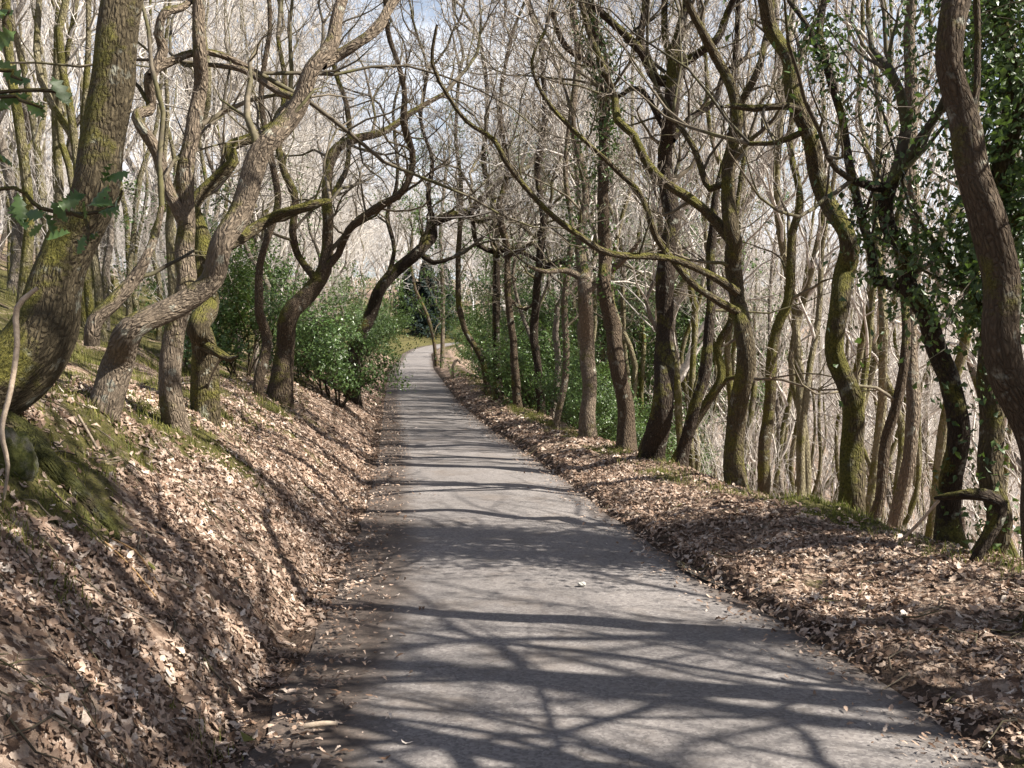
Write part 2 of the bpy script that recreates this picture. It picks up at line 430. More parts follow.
def road_mat():
    k = NT('worn_asphalt')
    pos = k.n('ShaderNodeNewGeometry').outputs['Position']
    fine = k.noise(pos, 190, 3, .7)
    v = k.n('ShaderNodeTexVoronoi'); v.inputs['Scale'].default_value = 75; k.l(pos, v.inputs['Vector'])
    sx = k.n('ShaderNodeSeparateColor'); k.l(v.outputs['Color'], sx.inputs[0])
    col = k.ramp(k.math('ADD', k.math('MULTIPLY', sx.outputs[0], .5), k.math('MULTIPLY', fine, .5)), [(.2, (.11, .10, .10)), (.5, (.187, .169, .160)), (.8, (.27, .247, .236))])
    big = k.noise(pos, .9, 5, .6)
    col = k.mix(k.ramp(big, [(.35, k.g(.45)), (.65, k.g(0))]), col, (.11, .10, .095))
    # pale worn wheel tracks
    ac = k.n('ShaderNodeAttribute', attribute_name='across').outputs['Fac']    # metres from the left edge of the tarmac
    wid = k.n('ShaderNodeAttribute', attribute_name='right').outputs['Fac']    # metres from the right edge
    wob = k.math('MULTIPLY', k.math('SUBTRACT', k.noise(pos, 2.4, 5, .65), .5), .34)
    wob2 = k.math('MULTIPLY', k.math('SUBTRACT', k.noise(pos, 1.2, 5, .7), .5), .55)
    dl = k.ramp(k.math('ADD', ac, wob), [(.34, k.g(1)), (.56, k.g(0))])
    dr = k.ramp(k.math('ADD', wid, wob2), [(.0, k.g(1)), (.2, k.g(0))])
    mud = k.ramp(k.noise(pos, 34, 5, .7), [(.3, (.035, .026, .021)), (.55, (.075, .056, .045)), (.75, (.16, .115, .09))])
    col = k.mix(k.math('MULTIPLY', dl, .93), col, mud)
    col = k.mix(k.math('MULTIPLY', dr, .8), col, mud)
    # hair cracks and an old patch line
    cv = k.n('ShaderNodeTexVoronoi', feature='DISTANCE_TO_EDGE'); cv.inputs['Scale'].default_value = 1.5
    cn = k.n('ShaderNodeTexNoise'); cn.inputs['Scale'].default_value = 3.5; cn.inputs['Detail'].default_value = 6; k.l(pos, cn.inputs['Vector'])
    ca = k.n('ShaderNodeVectorMath', operation='MULTIPLY_ADD'); k.l(cn.outputs['Color'], ca.inputs[0]); ca.inputs[1].default_value = (.5, .5, .5); k.l(pos, ca.inputs[2]); k.l(ca.outputs[0], cv.inputs['Vector'])
    ck = k.ramp(cv.outputs['Distance'], [(.0, k.g(1)), (.012, k.g(0))])
    ck = k.math('MULTIPLY', ck, k.ramp(k.noise(pos, .8, 3), [(.48, k.g(0)), (.6, k.g(.7))]))
    col = k.mix(ck, col, (.05, .043, .038))
    st = k.ramp(k.noise(pos, 4.5, 6, .75), [(.56, k.g(0)), (.66, k.g(.5))])
    col = k.mix(st, col, (.095, .082, .072))
    # dry brownish grit down the middle
    gr = k.ramp(k.noise(pos, 1.6, 5, .7), [(.52, k.g(0)), (.68, k.g(.55))])
    col = k.mix(gr, col, (.135, .11, .092))
    return k.done(k.bsdf(col, .82, k.math('ADD', sx.outputs[0], fine), .4, .004, .35))
M['road'] = road_mat()

def simple(name, a, b, sc, rough=.8, bstr=.5):
    k = NT(name); pos = k.n('ShaderNodeNewGeometry').outputs['Position']
    n = k.noise(pos, sc, 6, .65)
    return k.done(k.bsdf(k.ramp(n, [(.3, a), (.7, b)]), rough, n, bstr, .02))
M['deadwood'] = simple('dead_wood', (.20, .15, .11), (.42, .34, .26), 22)
M['stalk'] = simple('dry_stalk', (.28, .16, .07), (.42, .27, .13), 30)
M['stone'] = simple('pale_stone', (.28, .27, .24), (.5, .49, .45), 30)
k = NT('wet_puddle')
sh = k.bsdf((.03, .028, .026), .04, spec=.6); M['puddle'] = k.done(sh)
def rock_mat():
    k = NT('mossy_rock'); g = k.n('ShaderNodeNewGeometry'); pos = g.outputs['Position']
    col = k.ramp(k.noise(pos, 45, 8, .7), [(.3, (.06, .055, .045)), (.7, (.19, .18, .15))])
    mf = k.ramp(k.noise(pos, 11, 8, .7), [(.34, k.g(0)), (.5, k.g(.95))])
    col = k.mix(mf, col, k.ramp(k.noise(pos, 60, 4, .7), [(.3, (.018, .024, .005)), (.7, (.075, .078, .018))]))
    return k.done(k.bsdf(col, .95, k.noise(pos, 35, 5), .8, .02, .2))
M['rock'] = rock_mat()

def mossmask(x, y):
    el, er, zr, B, W = rowdata(y)
    n = mnoise.noise((x * 1.3, y * 1.3, 21)) * .55 + mnoise.noise((x * 3.7, y * 3.7, 3)) * .3
    if x < el:
        q = el - x
        m = .34 * sm(.75, 1.5, q) * sm(4.5, 6.5, y) + .30 * sm(2.2, 3.6, q) * (1 - sm(8, 14, q)) + .8 * sm(48, 60, y) * (1 - sm(3, 6, q))
        m += .5 * math.exp(-((q - 1.15) / .35) ** 2 - ((y - 4.75) / .7) ** 2)
        m += .45 * math.exp(-((q - 1.2) / .3) ** 2 - ((y - 7.0) / .8) ** 2) + .25 * math.exp(-((q - .95) / .35) ** 2 - ((y - 10.5) / 2.5) ** 2)
        m += .25 * math.exp(-((q - 1.0) / .3) ** 2 - ((y - 3.6) / .4) ** 2)
    else:
        q = x - er
        m = .42 * math.exp(-((q - W + .05) / .28) ** 2) - .05
        m += .5 * math.exp(-((x - 2.3) / .4) ** 2 - ((y - 7.8) / .45) ** 2) + .25 * sm(58, 66, y)
    return m + n

# ------------------------------------------------------------------ ground, road
def build_ground():
    ys = [-30, -20, -12, -7, -4, -2, 0, 1, 2]
    y = 2.6
    while y < 14: ys.append(y); y += .055 + max(0, y - 4) * .012
    while y < 60: ys.append(y); y += .25 + (y - 14) * .03
    while y < 330: ys.append(y); y += 4 + (y - 60) * .05
    us = [0]
    u = 0
    lo = []; st = .04
    while u < 160:
        u += st; lo.append(u)
        st = st * 1.0 if u < 2.6 else st * 1.13
    V = []; moss = []; dirt = []
    mid = [0, .33, .67, 1]
    for yy in ys:
        el, er, zr, B, W = rowdata(yy)
        row = [el - q for q in reversed(lo)] + [el + (er - el) * m for m in mid] + [er + q for q in lo]
        for x in row:
            V.append((x, yy, h(x, yy)))
            m = 0.0; d = 0.0
            if x < el:
                q = el - x
                m = mossmask(x, yy)
                d = .95 * (1 - sm(.05, .34, q)) + .18
                if 3.8 < yy < 5.6: m += .34 * sm(.9, 1.3, q)
                m += .5 * math.exp(-((q - 1.25) / .35) ** 2 - ((yy - 7.0) / .8) ** 2) + .3 * math.exp(-((q - 1.2) / .3) ** 2 - ((yy - 10.5) / 1.5) ** 2)
            elif x > er:
                q = x - er
                m = mossmask(x, yy)
                d = 1.1 * (1 - sm(.08, .35, q)) + .12
            else: d = 1
            moss.append(m); dirt.append(d)
    nc = len(lo) * 2 + len(mid); nr = len(ys)
    jj, kk = np.meshgrid(np.arange(nr - 1), np.arange(nc - 1), indexing='ij')
    Q = np.stack([jj * nc + kk, jj * nc + kk + 1, (jj + 1) * nc + kk + 1, (jj + 1) * nc + kk], -1).reshape(-1, 4)
    o = obj('ground', mesh('ground', V, Q, [M['ground']], attr={'moss': moss, 'dirt': dirt}))
    tag(o, kind='structure')
    # road sheet
    V = []; ac = []; rt = []
    nx = 24
    for yy in ys:
        el, er, zr, B, W = rowdata(yy)
        a = el - .04 + .07 * mnoise.noise((4, yy * 1.9, 7)) + .03 * mnoise.noise((4, yy * 6, 7)); b = er + .03 + .05 * mnoise.noise((0, yy * 1.4, 2))
        for i in range(nx + 1):
            t = i / nx; x = a + (b - a) * t
            V.append((x, yy, zr + .004 + .035 * math.sin(math.pi * t) * .6 + .004 * mnoise.noise((x * 2, yy * 2, 0))))
            ac.append((x - a) * min(1.6, max(1.0, 2.4 / (b - a)))); rt.append(b - x)
    jj, kk = np.meshgrid(np.arange(nr - 1), np.arange(nx), indexing='ij'); nc = nx + 1
    Q = np.stack([jj * nc + kk, jj * nc + kk + 1, (jj + 1) * nc + kk + 1, (jj + 1) * nc + kk], -1).reshape(-1, 4)
    o = obj('road', mesh('road', V, Q, [M['road']], attr={'across': ac, 'right': rt}))
    tag(o, kind='structure')
build_ground()

def normal_at(x, y, e=.05):
    dx = (h(x + e, y) - h(x - e, y)) / (2 * e); dy = (h(x, y + e) - h(x, y - e)) / (2 * e)
    n = np.array([-dx, -dy, 1.0]); return n / np.linalg.norm(n)

# ------------------------------------------------------------------ leaf litter and grass
def scatter_litter():
    rs = np.random.default_rng(5); rng = random.Random(5)
    def batch(n, y0, y1, side, u0, u1, pw=1.0):
        P = []; N = []
        while len(P) < n:
            y = y0 + (y1 - y0) * rng.random() ** pw
            el, er, zr, B, W = rowdata(y)
            q = u0 + (u1 - u0) * rng.random()
            if side > 0: q = q * min(1.0, (W + .35) / u1) if u1 > W else q
            x = el - q if side < 0 else er + q
            lim = .2 if side < 0 else .16
            if q < lim and rng.random() > (max(0, q) / lim) ** 1.5 + .10: continue
            if rng.random() < .88 * sm(.26, .48, mossmask(x, y)): continue
            if mnoise.noise((x * 1.5, y * 1.5, 8)) + .5 * mnoise.noise((x * 5, y * 5, 8)) < -.22 and rng.random() < .85: continue
            P.append((x, y, h(x, y) + rng.random() * .022)); N.append(normal_at(x, y))
        return P, N
    parts = []
    for (n, y0, y1, sd, u0, u1, tm, s0, s1, pw) in [
        (36000, 2.6, 7, -1, -.05, 2.5, OAK, .018, .058, 1.1), (19000, 7, 12, -1, -.05, 2.2, OAK[1:], .028, .06, 1.1), (10000, 12, 30, -1, 0, 2.2, SIMPLE, .05, .085, 1.3),
        (28000, 3.0, 7.5, 1, -.02, 2.6, OAK, .018, .06, 1.0), (14000, 7.5, 12, 1, -.05, 1.6, OAK[1:], .028, .06, 1.0), (8500, 12, 34, 1, -.1, 1.3, SIMPLE, .05, .085, 1.3)]:
        P, N = batch(n, y0, y1, sd, u0, u1, pw)
        parts.append(leaves(P, N, s0 + (s1 * 1.25 - s0) * rs.random(len(P)) ** 1.8, tm + SIMPLE, rs, .30))
    # strays on the tarmac near its edges
    P = []; N = []
    for i in range(4600):
        y = 3 + 22 * rng.random() ** 1.6; el, er, *_ = rowdata(y); q = abs(rng.gauss(0, .19))
        x = el + q if rng.random() < .55 else er - q * .9 + .06
        P.append((x, y, rowdata(y)[2] + .03)); N.append((0, 0, 1))
    parts.append(leaves(P, N, rs.uniform(.012, .05, len(P)), OAK, rs, .25))
    V = []; Q = []; o = 0
    for v, q in parts: V.append(v); Q.append(q + o); o += len(v)
    tag(obj('leaf_litter', mesh('leaf_litter', np.concatenate(V), np.concatenate(Q), [M['litter']])), 'dry brown oak leaves covering the bank and the verge', 'leaf litter', kind='stuff')
scatter_litter()

def scatter_twigs():
    rng = random.Random(12); br = []
    for i in range(620):
        y = 3 + 14 * rng.random() ** 1.5; el, er, _z, _b, W = rowdata(y)
        x = el - rng.uniform(.1, 2.2) if rng.random() < .6 else er + rng.uniform(.05, W)
        a = rng.uniform(0, 6.28); L = rng.uniform(.06, .34); r = rng.uniform(.0015, .005)
        P = []
        for q in range(4):
            xx = x + math.cos(a) * L * q / 3; yy = y + math.sin(a) * L * q / 3; a += rng.gauss(0, .25)
            P.append((xx, yy, h(xx, yy) + .018 + rng.random() * .02))
        br.append((P, [r, r * .9, r * .75, r * .4]))
    acc = Acc(); tubes(acc, br, 5)
    tag(obj('twig_litter', acc.mesh('twig_litter', [M['twig']])), 'small fallen twigs strewn through the leaf litter', 'twigs', kind='stuff')
scatter_twigs()

def scatter_grass():
    rng = random.Random(9); V = []; Q = []
    def blade(x, y, z, L):
        a = rng.uniform(0, 6.28); w = rng.uniform(.002, .005); l = rng.uniform(.15, .75)
        c, s = math.cos(a), math.sin(a); b = len(V)
        for t in (0, .5, 1):
            bx = x + c * L * l * t * t; by = y + s * L * l * t * t; bz = z + L * t * (1 - .35 * l * t)
            ww = w * (1 - .85 * t)
            V.append((bx - s * ww, by + c * ww, bz)); V.append((bx + s * ww, by - c * ww, bz))
        Q.append((b, b + 1, b + 3, b + 2)); Q.append((b + 2, b + 3, b + 5, b + 4))
    def tuft(x, y, n, L):
        for i in range(n):
            xx = x + rng.gauss(0, .05); yy = y + rng.gauss(0, .05)
            blade(xx, yy, h(xx, yy) - .005, L * rng.uniform(.5, 1.2))
    for i in range(300):
        y = 3.2 + 24 * rng.random() ** 1.6; el, er, _z, _b, W = rowdata(y)
        tuft(el - rng.uniform(1.1, 2.2), y, 12, .11)
    for i in range(420):
        y = 5 + 32 * rng.random() ** 1.4; el, er, _z, _b, W = rowdata(y)
        tuft(er + W + rng.gauss(-.05, .12), y, 14, .10)
    for i in range(700):
        y = 4 + 26 * rng.random(); el, er, *_ = rowdata(y)
        tuft(el - rng.uniform(2.2, 9), y, 12, .2)
    c = 0
    while c < 3600:
        y = 3.2 + 18 * rng.random() ** 1.4; el, er, _z, _b, W = rowdata(y)
        x = el - rng.uniform(.6, 3.2) if rng.random() < .75 else er + W + rng.uniform(-.6, .15)
        c += .1
        if mossmask(x, y) > .38: tuft(x, y, 9, .03 + .03 * rng.random()); c += .9
    for px, py, d in [(40, 705, 4), (20, 690, 4.1), (60, 720, 3.9), (210, 735, 3.7), (620, 628, 0)]:
        if d: p = at(px, py, d); [tuft(p[0] + rng.gauss(0, .07), d + rng.gauss(0, .07), 10, .07) for _ in range(6)]
    tag(obj('grass', mesh('grass', V, Q, [M['grass']])), 'thin tufts of yellow-green grass on the bank and verge edge', 'grass', kind='stuff')
scatter_grass()

# ------------------------------------------------------------------ hero trees
def ivy_on(P, Rr, s0, s1, dens, spread, rng, rs, size=(.04, .075)):
    """leaf positions in a ragged sleeve round a stem, between shares s0 and s1 of its length"""
    P = np.asarray(P); n = len(P); pos = []; nr = []
    a, b = int(s0 * (n - 1)), max(int(s1 * (n - 1)), int(s0 * (n - 1)) + 1)
    L = float(np.linalg.norm(np.diff(P[a:b + 1], axis=0), axis=1).sum())
    for i in range(int(dens * L)):
        t = a + rng.random() * (b - a); k = int(t); f = t - k
        if k >= n - 1: k = n - 2; f = 1
        c = P[k] * (1 - f) + P[k + 1] * f; r = Rr[min(k, len(Rr) - 1)]
        th = rng.uniform(0, 6.283)
        cl = mnoise.noise((c[2] * 1.6, math.cos(th) * 1.2 + c[0], math.sin(th) * 1.2)) + .25
        if cl < -.05 and rng.random() < .85: continue
        q = r + .02 + spread * (abs(rng.gauss(0, .5)) * (.5 + max(0, cl)))
        v = np.array([math.cos(th), math.sin(th), rng.gauss(0, .35)])
        pos.append(c + v * q); nr.append(v + np.array([0, 0, .3]))
    return pos, nr

def wander(P, r, rng):
    return [(p[0] + rng.gauss(0, .25) * q, p[1] + rng.gauss(0, 1.2) * q, p[2] + rng.gauss(0, .15) * q) for p, q in zip(P, r)]

def hero(name, label, cat, trunk, limbs=(), bark='bark', seed=1, ivy=None, per_m=2.2, maxl=3, top=3.0, up=.07, thin=1.0, step=.13, sides=12, flare=.7, side_from=.35, group=None, sideL=1.6, twig='twig', wig=.28, ground=True, rough=.10):
    """trunk = [(px,py,width px,depth) from the ground up]; limbs likewise, starting inside the stem; twigs grow on all of them"""
    rng = random.Random(seed); rs = np.random.default_rng(seed)
    def conv(path):
        P = [at(a, b, d) for a, b, w, d in path]; r = [max(.005, w * .44 * d / F) for a, b, w, d in path]
        return P, r
    P, r = conv(trunk)
    if ground and trunk[0][3] > 5.9: P = [P[0]] + wander(P[1:-1], r[1:-1], rng) + [P[-1]]
    if ground:
        x, y, z = P[0]; g = h(x, y)
        if z > g - .12:
            P.insert(0, (x - (P[1][0] - x) * .15, y, min(g - .18, z - .05))); r.insert(0, r[0] * 1.15)
    else: g = P[0][2]
    org = (P[0][0], P[0][1], h(P[0][0], P[0][1]) if ground else P[0][2])
    root = thing(name, org, label, cat, group)
    acc = Acc()
    TP, TR = trunk_tube(acc, P, r, sides, step, seed, flare, rough)
    obj('trunk', acc.mesh('trunk', [M[bark]], org), root)
    stems = [(TP, TR, True, side_from)]
    for lb in limbs:
        LP, Lr = conv(lb); LP = [LP[0]] + wander(LP[1:], [q * 1.6 for q in Lr[1:]], rng)
        if lb[0][1] > 380 and lb[0][3] < 5: LP = [(p[0], p[1], h(p[0], p[1]) + q * .1) for p, q in zip(LP, Lr)]
        a2 = Acc(); LP, Lr = trunk_tube(a2, LP, Lr, 8, step, seed + 7, 0, .12)
        low = lb[0][1] > 380 and lb[0][3] < 5
        obj('root' if low else 'limb', a2.mesh('limb', [M['bark_root' if low else bark]], org), root)
        if low: continue
        stems.append((LP, Lr, lb[-1][2] > 3.5, .12))
    out = []
    for SP, SR, ext, t0 in stems:
        n = len(SP)
        Lm = float(np.linalg.norm(np.diff(SP, axis=0), axis=1).sum())
        dirs = np.gradient(SP, axis=0); dirs /= np.linalg.norm(dirs, axis=1, keepdims=True) + 1e-9
        cnt = int(per_m * Lm * (1 - t0) + .5)
        for c in range(cnt):
            t = t0 + (1 - t0) * rng.random()
            i = min(n - 1, int(t * (n - 1)))
            rr = SR[i]
            br = min(.035, max(.007, rr * rng.uniform(.25, .5)))
            side_branch(out, tuple(SP[i]), tuple(dirs[i]), sideL * rng.uniform(.45, 1.25) * min(1.2, .5 + br * 25), br, 1, maxl, rng, wig, up, (6, 5, 4, 3), thin, (.6, 1.3))
        if ext and top > 0:
            grow(out, tuple(SP[-1]), tuple(dirs[-1]), top * rng.uniform(.8, 1.2), SR[-1], 0, maxl, rng, .2, up, (7, 6, 4, 3), thin)
            side_branch(out, tuple(SP[-1]), tuple(dirs[-1]), top * .9, SR[-1] * .8, 0, maxl, rng, .2, up, (6, 6, 4, 3), thin, (.4, .7))
    if out: obj('crown', crown_mesh('crown', out, [M[twig], M['twig_fine']], org), root)
    if ivy:
        pos = []; nr = []
        for (which, s0, s1, dens, spread) in ivy:
            a, b = ivy_on(stems[which][0], stems[which][1], s0, s1, dens, spread, rng, rs)
            pos += a; nr += b
        V, Q = leaves(pos, nr, rs.uniform(.03, .068, len(pos)), FLAT, rs, .5)
        obj('ivy', mesh('ivy', V - np.asarray(org), Q, [M['ivy']], smooth=False), root)
    return root

# --- left bank
hero('oak_tree', 'thick leaning oak trunk with mossy foot standing on the left bank', 'tree',
     [(-80, 420, 96, 5.0), (-40, 398, 92, 5.0), (-4, 376, 86, 5.05), (24, 352, 78, 5.1), (42, 325, 70, 5.15), (54, 298, 61, 5.2), (62, 272, 55, 5.25), (74, 240, 51, 5.3), (94, 190, 50, 5.3), (104, 135, 46, 5.4), (115, 68, 45, 5.5), (122, 0, 43, 5.6), (124, -70, 40, 5.7), (118, -160, 34, 5.8)],
     [[(-30, 395, 40, 4.9), (5, 432, 36, 4.8), (38, 458, 30, 4.75), (72, 482, 24, 4.7), (104, 502, 14, 4.65), (120, 515, 3, 4.6)]],
     bark='bark_moss', seed=3, sides=26, step=.06, flare=.1, rough=.045, side_from=.8, top=3.5, thin=.6)
hero('oak_tree', 'forked grey oak leaning right across the bank, its pale limb rising toward the lane', 'tree',
     [(92, 440, 40, 6.2), (101, 410, 36, 6.2), (113, 365, 33, 6.25), (127, 335, 31, 6.3), (149, 321, 27, 6.3), (176, 307, 27, 6.35), (203, 276, 25, 6.4), (223, 244, 24, 6.5), (237, 208, 25, 6.6), (254, 163, 25, 6.7), (278, 138, 23, 6.8), (298, 108, 20, 6.9), (315, 74, 18, 7.0), (329, 50, 16, 7.1), (339, 20, 13, 7.2), (347, -12, 12, 7.3)],
     [[(92, 345, 18, 6.3), (101, 322, 18, 6.35), (114, 298, 17, 6.4), (130, 277, 14, 6.5), (147, 260, 10, 6.6), (155, 234, 9, 6.7), (163, 206, 7, 6.8)],
      [(322, 64, 13, 7.05), (333, 53, 13, 7.1), (351, 44, 12, 7.2), (376, 27, 12, 7.3), (400, -2, 10, 7.5), (425, -30, 9, 7.7)],
      [(240, 205, 14, 6.6), (262, 150, 9, 6.9), (284, 118, 8, 7.2), (293, 96, 8, 7.3), (278, 87, 8, 7.4), (245, 71, 7, 7.5), (207, 63, 5, 7.6)]],
     bark='bark_pale', seed=4, sides=18, step=.06, per_m=1.2, side_from=.55, thin=.55, sideL=1.1, flare=.22)  # pale bark puts the sunlight on this oak into its colour
hero('ash_tree', 'straight grey trunk with ridged bark in front of the mossy stem on the left bank', 'tree',
     [(179, 437, 28, 7.2), (179, 390, 25, 7.2), (179, 335, 24, 7.2), (181, 285, 23, 7.2), (185, 234, 21, 7.25), (187, 169, 19, 7.3), (192, 129, 17, 7.3), (195, 85, 16, 7.3), (198, 44, 14, 7.3), (201, -2, 13, 7.4), (203, -60, 12, 7.4)],
     [[(185, 225, 14, 7.25), (166, 188, 15, 7.2), (152, 152, 14, 7.2), (136, 120, 12, 7.2), (141, 101, 11, 7.2), (152, 74, 12, 7.2), (169, 61, 10, 7.3), (193, 55, 8, 7.4), (217, 54, 7, 7.5), (257, 72, 6, 7.6)],
      [(152, 76, 11, 7.2), (160, 46, 13, 7.2), (158, 34, 10, 7.2), (170, 20, 10, 7.3), (187, 8, 8, 7.4), (205, -20, 7, 7.5)]],
     bark='bark_pale', seed=5, sides=16, step=.06, per_m=1.3, side_from=.5, thin=.5, sideL=1.1, flare=.2)
hero('oak_tree', 'green mossy stump-footed oak behind the straight grey trunk, a bare pale limb pointing right', 'tree',
     [(205, 352, 28, 8.2), (205, 325, 24, 8.2), (206, 300, 22, 8.2), (204, 270, 20, 8.2), (201, 240, 18, 8.3), (197, 205, 14, 8.4), (212, 183, 13, 8.4), (234, 164, 13, 8.5), (231, 146, 13, 8.5), (255, 134, 11, 8.6), (285, 117, 8, 8.8)],
     [[(203, 275, 15, 8.2), (214, 258, 15, 8.2), (230, 249, 14, 8.2), (252, 232, 14, 8.3), (272, 217, 12, 8.3), (290, 212, 11, 8.4), (318, 206, 8, 8.5), (331, 201, 5, 8.6)],
      [(204, 345, 14, 8.15), (216, 352, 12, 8.0), (229, 360, 8, 7.9), (238, 356, 3, 7.9)]],
     bark='bark_moss', seed=6, sides=14, step=.07, per_m=1.5, side_from=.5, thin=.5, sideL=1.2, top=2, flare=.25)
hero('oak_tree', 'crooked many-forked oak beside the dark green holly bush on the left bank', 'tree',
     [(279, 388, 26, 13), (284, 350, 22, 13), (292, 315, 21, 13), (309, 290, 19, 13), (323, 270, 17, 13), (329, 245, 13, 13), (329, 215, 12, 13.1), (329, 180, 11, 13.2), (334, 150, 12, 13.3), (352, 139, 10, 13.5), (383, 131, 8, 14), (410, 114, 6.5, 14.5), (444, 94, 5, 15)],
     [[(316, 280, 9, 13), (298, 256, 9, 13), (295, 232, 9, 13), (295, 202, 8, 13.1), (285, 169, 8, 13.2), (280, 140, 7, 13.3), (286, 90, 6, 13.5), (280, 40, 5, 13.8)],
      [(323, 270, 10, 13), (336, 255, 9, 12.9), (347, 230, 9, 12.7), (366, 215, 9, 12.5), (385, 205, 9, 12.3), (403, 192, 8, 12), (412, 160, 7, 11.8), (408, 125, 7, 11.7), (406, 90, 6.5, 11.6), (396, 60, 6, 11.5), (386, 28, 5.5, 11.4), (384, -10, 5, 11.3)],
      [(329, 200, 8, 13.1), (345, 165, 6, 13.5), (350, 110, 6, 13.7), (335, 60, 5, 14), (340, 0, 5, 14)]],
     bark='bark', seed=7, sides=12, per_m=2.6, side_from=.35, thin=1.0, maxl=4)
hero('oak_tree', 'slim wavy bare tree between the mossy stump-footed oak and the crooked forked oak', 'tree',
     [(259, 378, 12, 12), (263, 338, 12, 12), (257, 312, 10, 12), (258, 275, 9, 12), (268, 244, 8, 12), (275, 200, 8, 12.1), (268, 150, 7, 12.2), (262, 90, 6, 12.4), (270, 30, 5, 12.6), (268, -10, 5, 12.6)],
     bark='bark', seed=8, sides=10, thin=.6, per_m=1.5)
hero('oak_tree', 'dark oak bowing over the far lane in an arch from behind the holly bush', 'tree',
     [(352, 372, 16, 20), (358, 345, 15, 20), (368, 312, 14, 20), (383, 285, 13, 20), (397, 270, 13, 20), (420, 253, 13, 20.2), (433, 236, 12, 20.4), (436, 223, 11, 20.5), (452, 217, 10, 20.7), (468, 211, 10, 21), (486, 196, 8, 21.2), (500, 180, 7, 21.5), (520, 172, 6, 21.8)],
     [[(434, 225, 7, 20.4), (426, 195, 6, 20.3), (432, 160, 5, 20.2), (420, 120, 4, 20), (428, 70, 4, 20)],
      [(466, 212, 7, 21), (480, 222, 6, 21), (500, 216, 5, 21), (520, 225, 4, 21)],
      [(420, 253, 7, 20.2), (436, 262, 6, 20), (452, 258, 4, 20)],
      [(385, 284, 7, 20), (395, 250, 5, 20), (388, 215, 5, 20), (398, 180, 4, 20), (392, 130, 4, 20)]],
     bark='bark_dark', seed=9, sides=10, step=.2, per_m=3.2, side_from=.45, thin=1.0, maxl=4)

# --- right verge
hero('oak_tree', 'dark straight oak in shade on the right verge, its limbs fanning out high up', 'tree',
     [(655, 480, 32, 11.5), (655, 462, 27, 11.5), (662, 402, 23, 11.5), (667, 329, 22, 11.5), (670, 267, 20, 11.5), (670, 220, 18, 11.5), (669, 156, 17, 11.5), (670, 119, 17, 11.5), (672, 78, 17, 11.5), (676, 45, 11, 11.5), (684, 10, 9, 11.6), (690, -40, 8, 11.7)],
     [[(672, 82, 13, 11.5), (660, 78, 13, 11.5), (641, 56, 10, 11.4), (619, 34, 9, 11.3), (596, 8, 8, 11.2), (575, -20, 7, 11)],
      [(674, 70, 12, 11.5), (688, 60, 10, 11.4), (712, 42, 9, 11.3), (726, 20, 8, 11.2), (740, -20, 7, 11.1)],
      [(646, 62, 8, 11.4), (640, 36, 8, 11.5), (645, 5, 8, 11.6), (650, -40, 7, 11.6)],
      [(672, 62, 9, 11.5), (664, 30, 8, 11.6), (666, -10, 7, 11.7)],
      [(673, 140, 8, 11.5), (690, 118, 8, 11.6), (715, 100, 7, 11.8), (724, 75, 6, 12), (745, 60, 5, 12.2)],
      [(668, 135, 7, 11.5), (640, 88, 6, 11.6), (618, 96, 5, 11.8), (600, 86, 4, 12)]],
     bark='bark_dark', seed=11, sides=14, per_m=2.8, side_from=.5, thin=1.0, maxl=4)  # darker bark puts the shade on this trunk into its colour
hero('ash_tree', 'straight grey-brown trunk lit down its front, left of the leaning trunk on the right verge', 'tree',
     [(591, 458, 21, 14), (590, 420, 18, 14), (590, 384, 17, 14), (588, 340, 17, 14), (588, 295, 17, 14), (583, 275, 15, 14), (578, 235, 10, 14.2), (584, 190, 9, 14.4), (572, 120, 8, 14.6), (576, 50, 7, 14.8), (570, -10, 6, 15)],
     [[(588, 290, 10, 14), (604, 277, 8, 13.9), (622, 262, 6, 13.7), (640, 240, 3, 13.5)],
      [(584, 280, 9, 14), (566, 271, 7, 14), (545, 272, 5, 13.8), (528, 266, 3, 13.5)]],
     bark='bark_pale', seed=12, sides=12, per_m=2.2, side_from=.5, thin=.95, maxl=4, ivy=[(0, .42, .7, 260, .22)])
hero('ivy_clad_tree', 'leaning trunk bending left below and wearing ivy round its upper stem', 'tree',
     [(626, 468, 22, 12.6), (628, 420, 19, 12.6), (622, 365, 18, 12.6), (611, 325, 17, 12.6), (604, 285, 16, 12.6), (607, 260, 15, 12.6), (605, 203, 13, 12.6), (603, 150, 13, 12.6), (607, 110, 12, 12.6), (600, 60, 12, 12.6), (589, 20, 10, 12.6), (580, -20, 9, 12.6)],
     [[(604, 70, 7, 12.6), (570, 50, 7, 12.4), (553, 20, 6, 12.2), (545, -20, 5, 12)]],
     bark='bark', seed=13, sides=12, per_m=2.2, side_from=.45, thin=.95, maxl=4, ivy=[(0, .6, 1.0, 800, .3), (0, .35, .62, 120, .15)])
hero('oak_tree', 'dark leaning trunk rising right just beside the straight shaded oak', 'tree',
     [(675, 487, 20, 11.2), (682, 455, 15, 11.2), (694, 420, 14, 11.2), (702, 377, 13, 11.3), (708, 311, 11, 11.4), (711, 262, 10, 11.5), (716, 200, 8, 11.6), (730, 140, 7, 11.8), (735, 80, 6, 12), (738, 0, 5, 12)],
     bark='bark_dark', seed=14, sides=10, per_m=1.6, thin=.7)
hero('oak_tree', 'pale mossy stem curving up behind the dark leaning trunk', 'tree',
     [(664, 486, 14, 11.9), (682, 446, 11, 11.9), (701, 414, 11, 11.9), (719, 380, 10, 11.9), (721, 348, 9, 12), (733, 318, 8, 12), (740, 280, 7, 12.2), (736, 220, 6, 12.4), (745, 150, 5, 12.6)],
     [[(712, 398, 7, 11.9), (728, 380, 6, 11.8), (745, 376, 4, 11.7)]],
     bark='bark_moss', seed=15, sides=10, per_m=1.4, thin=.6, top=2)
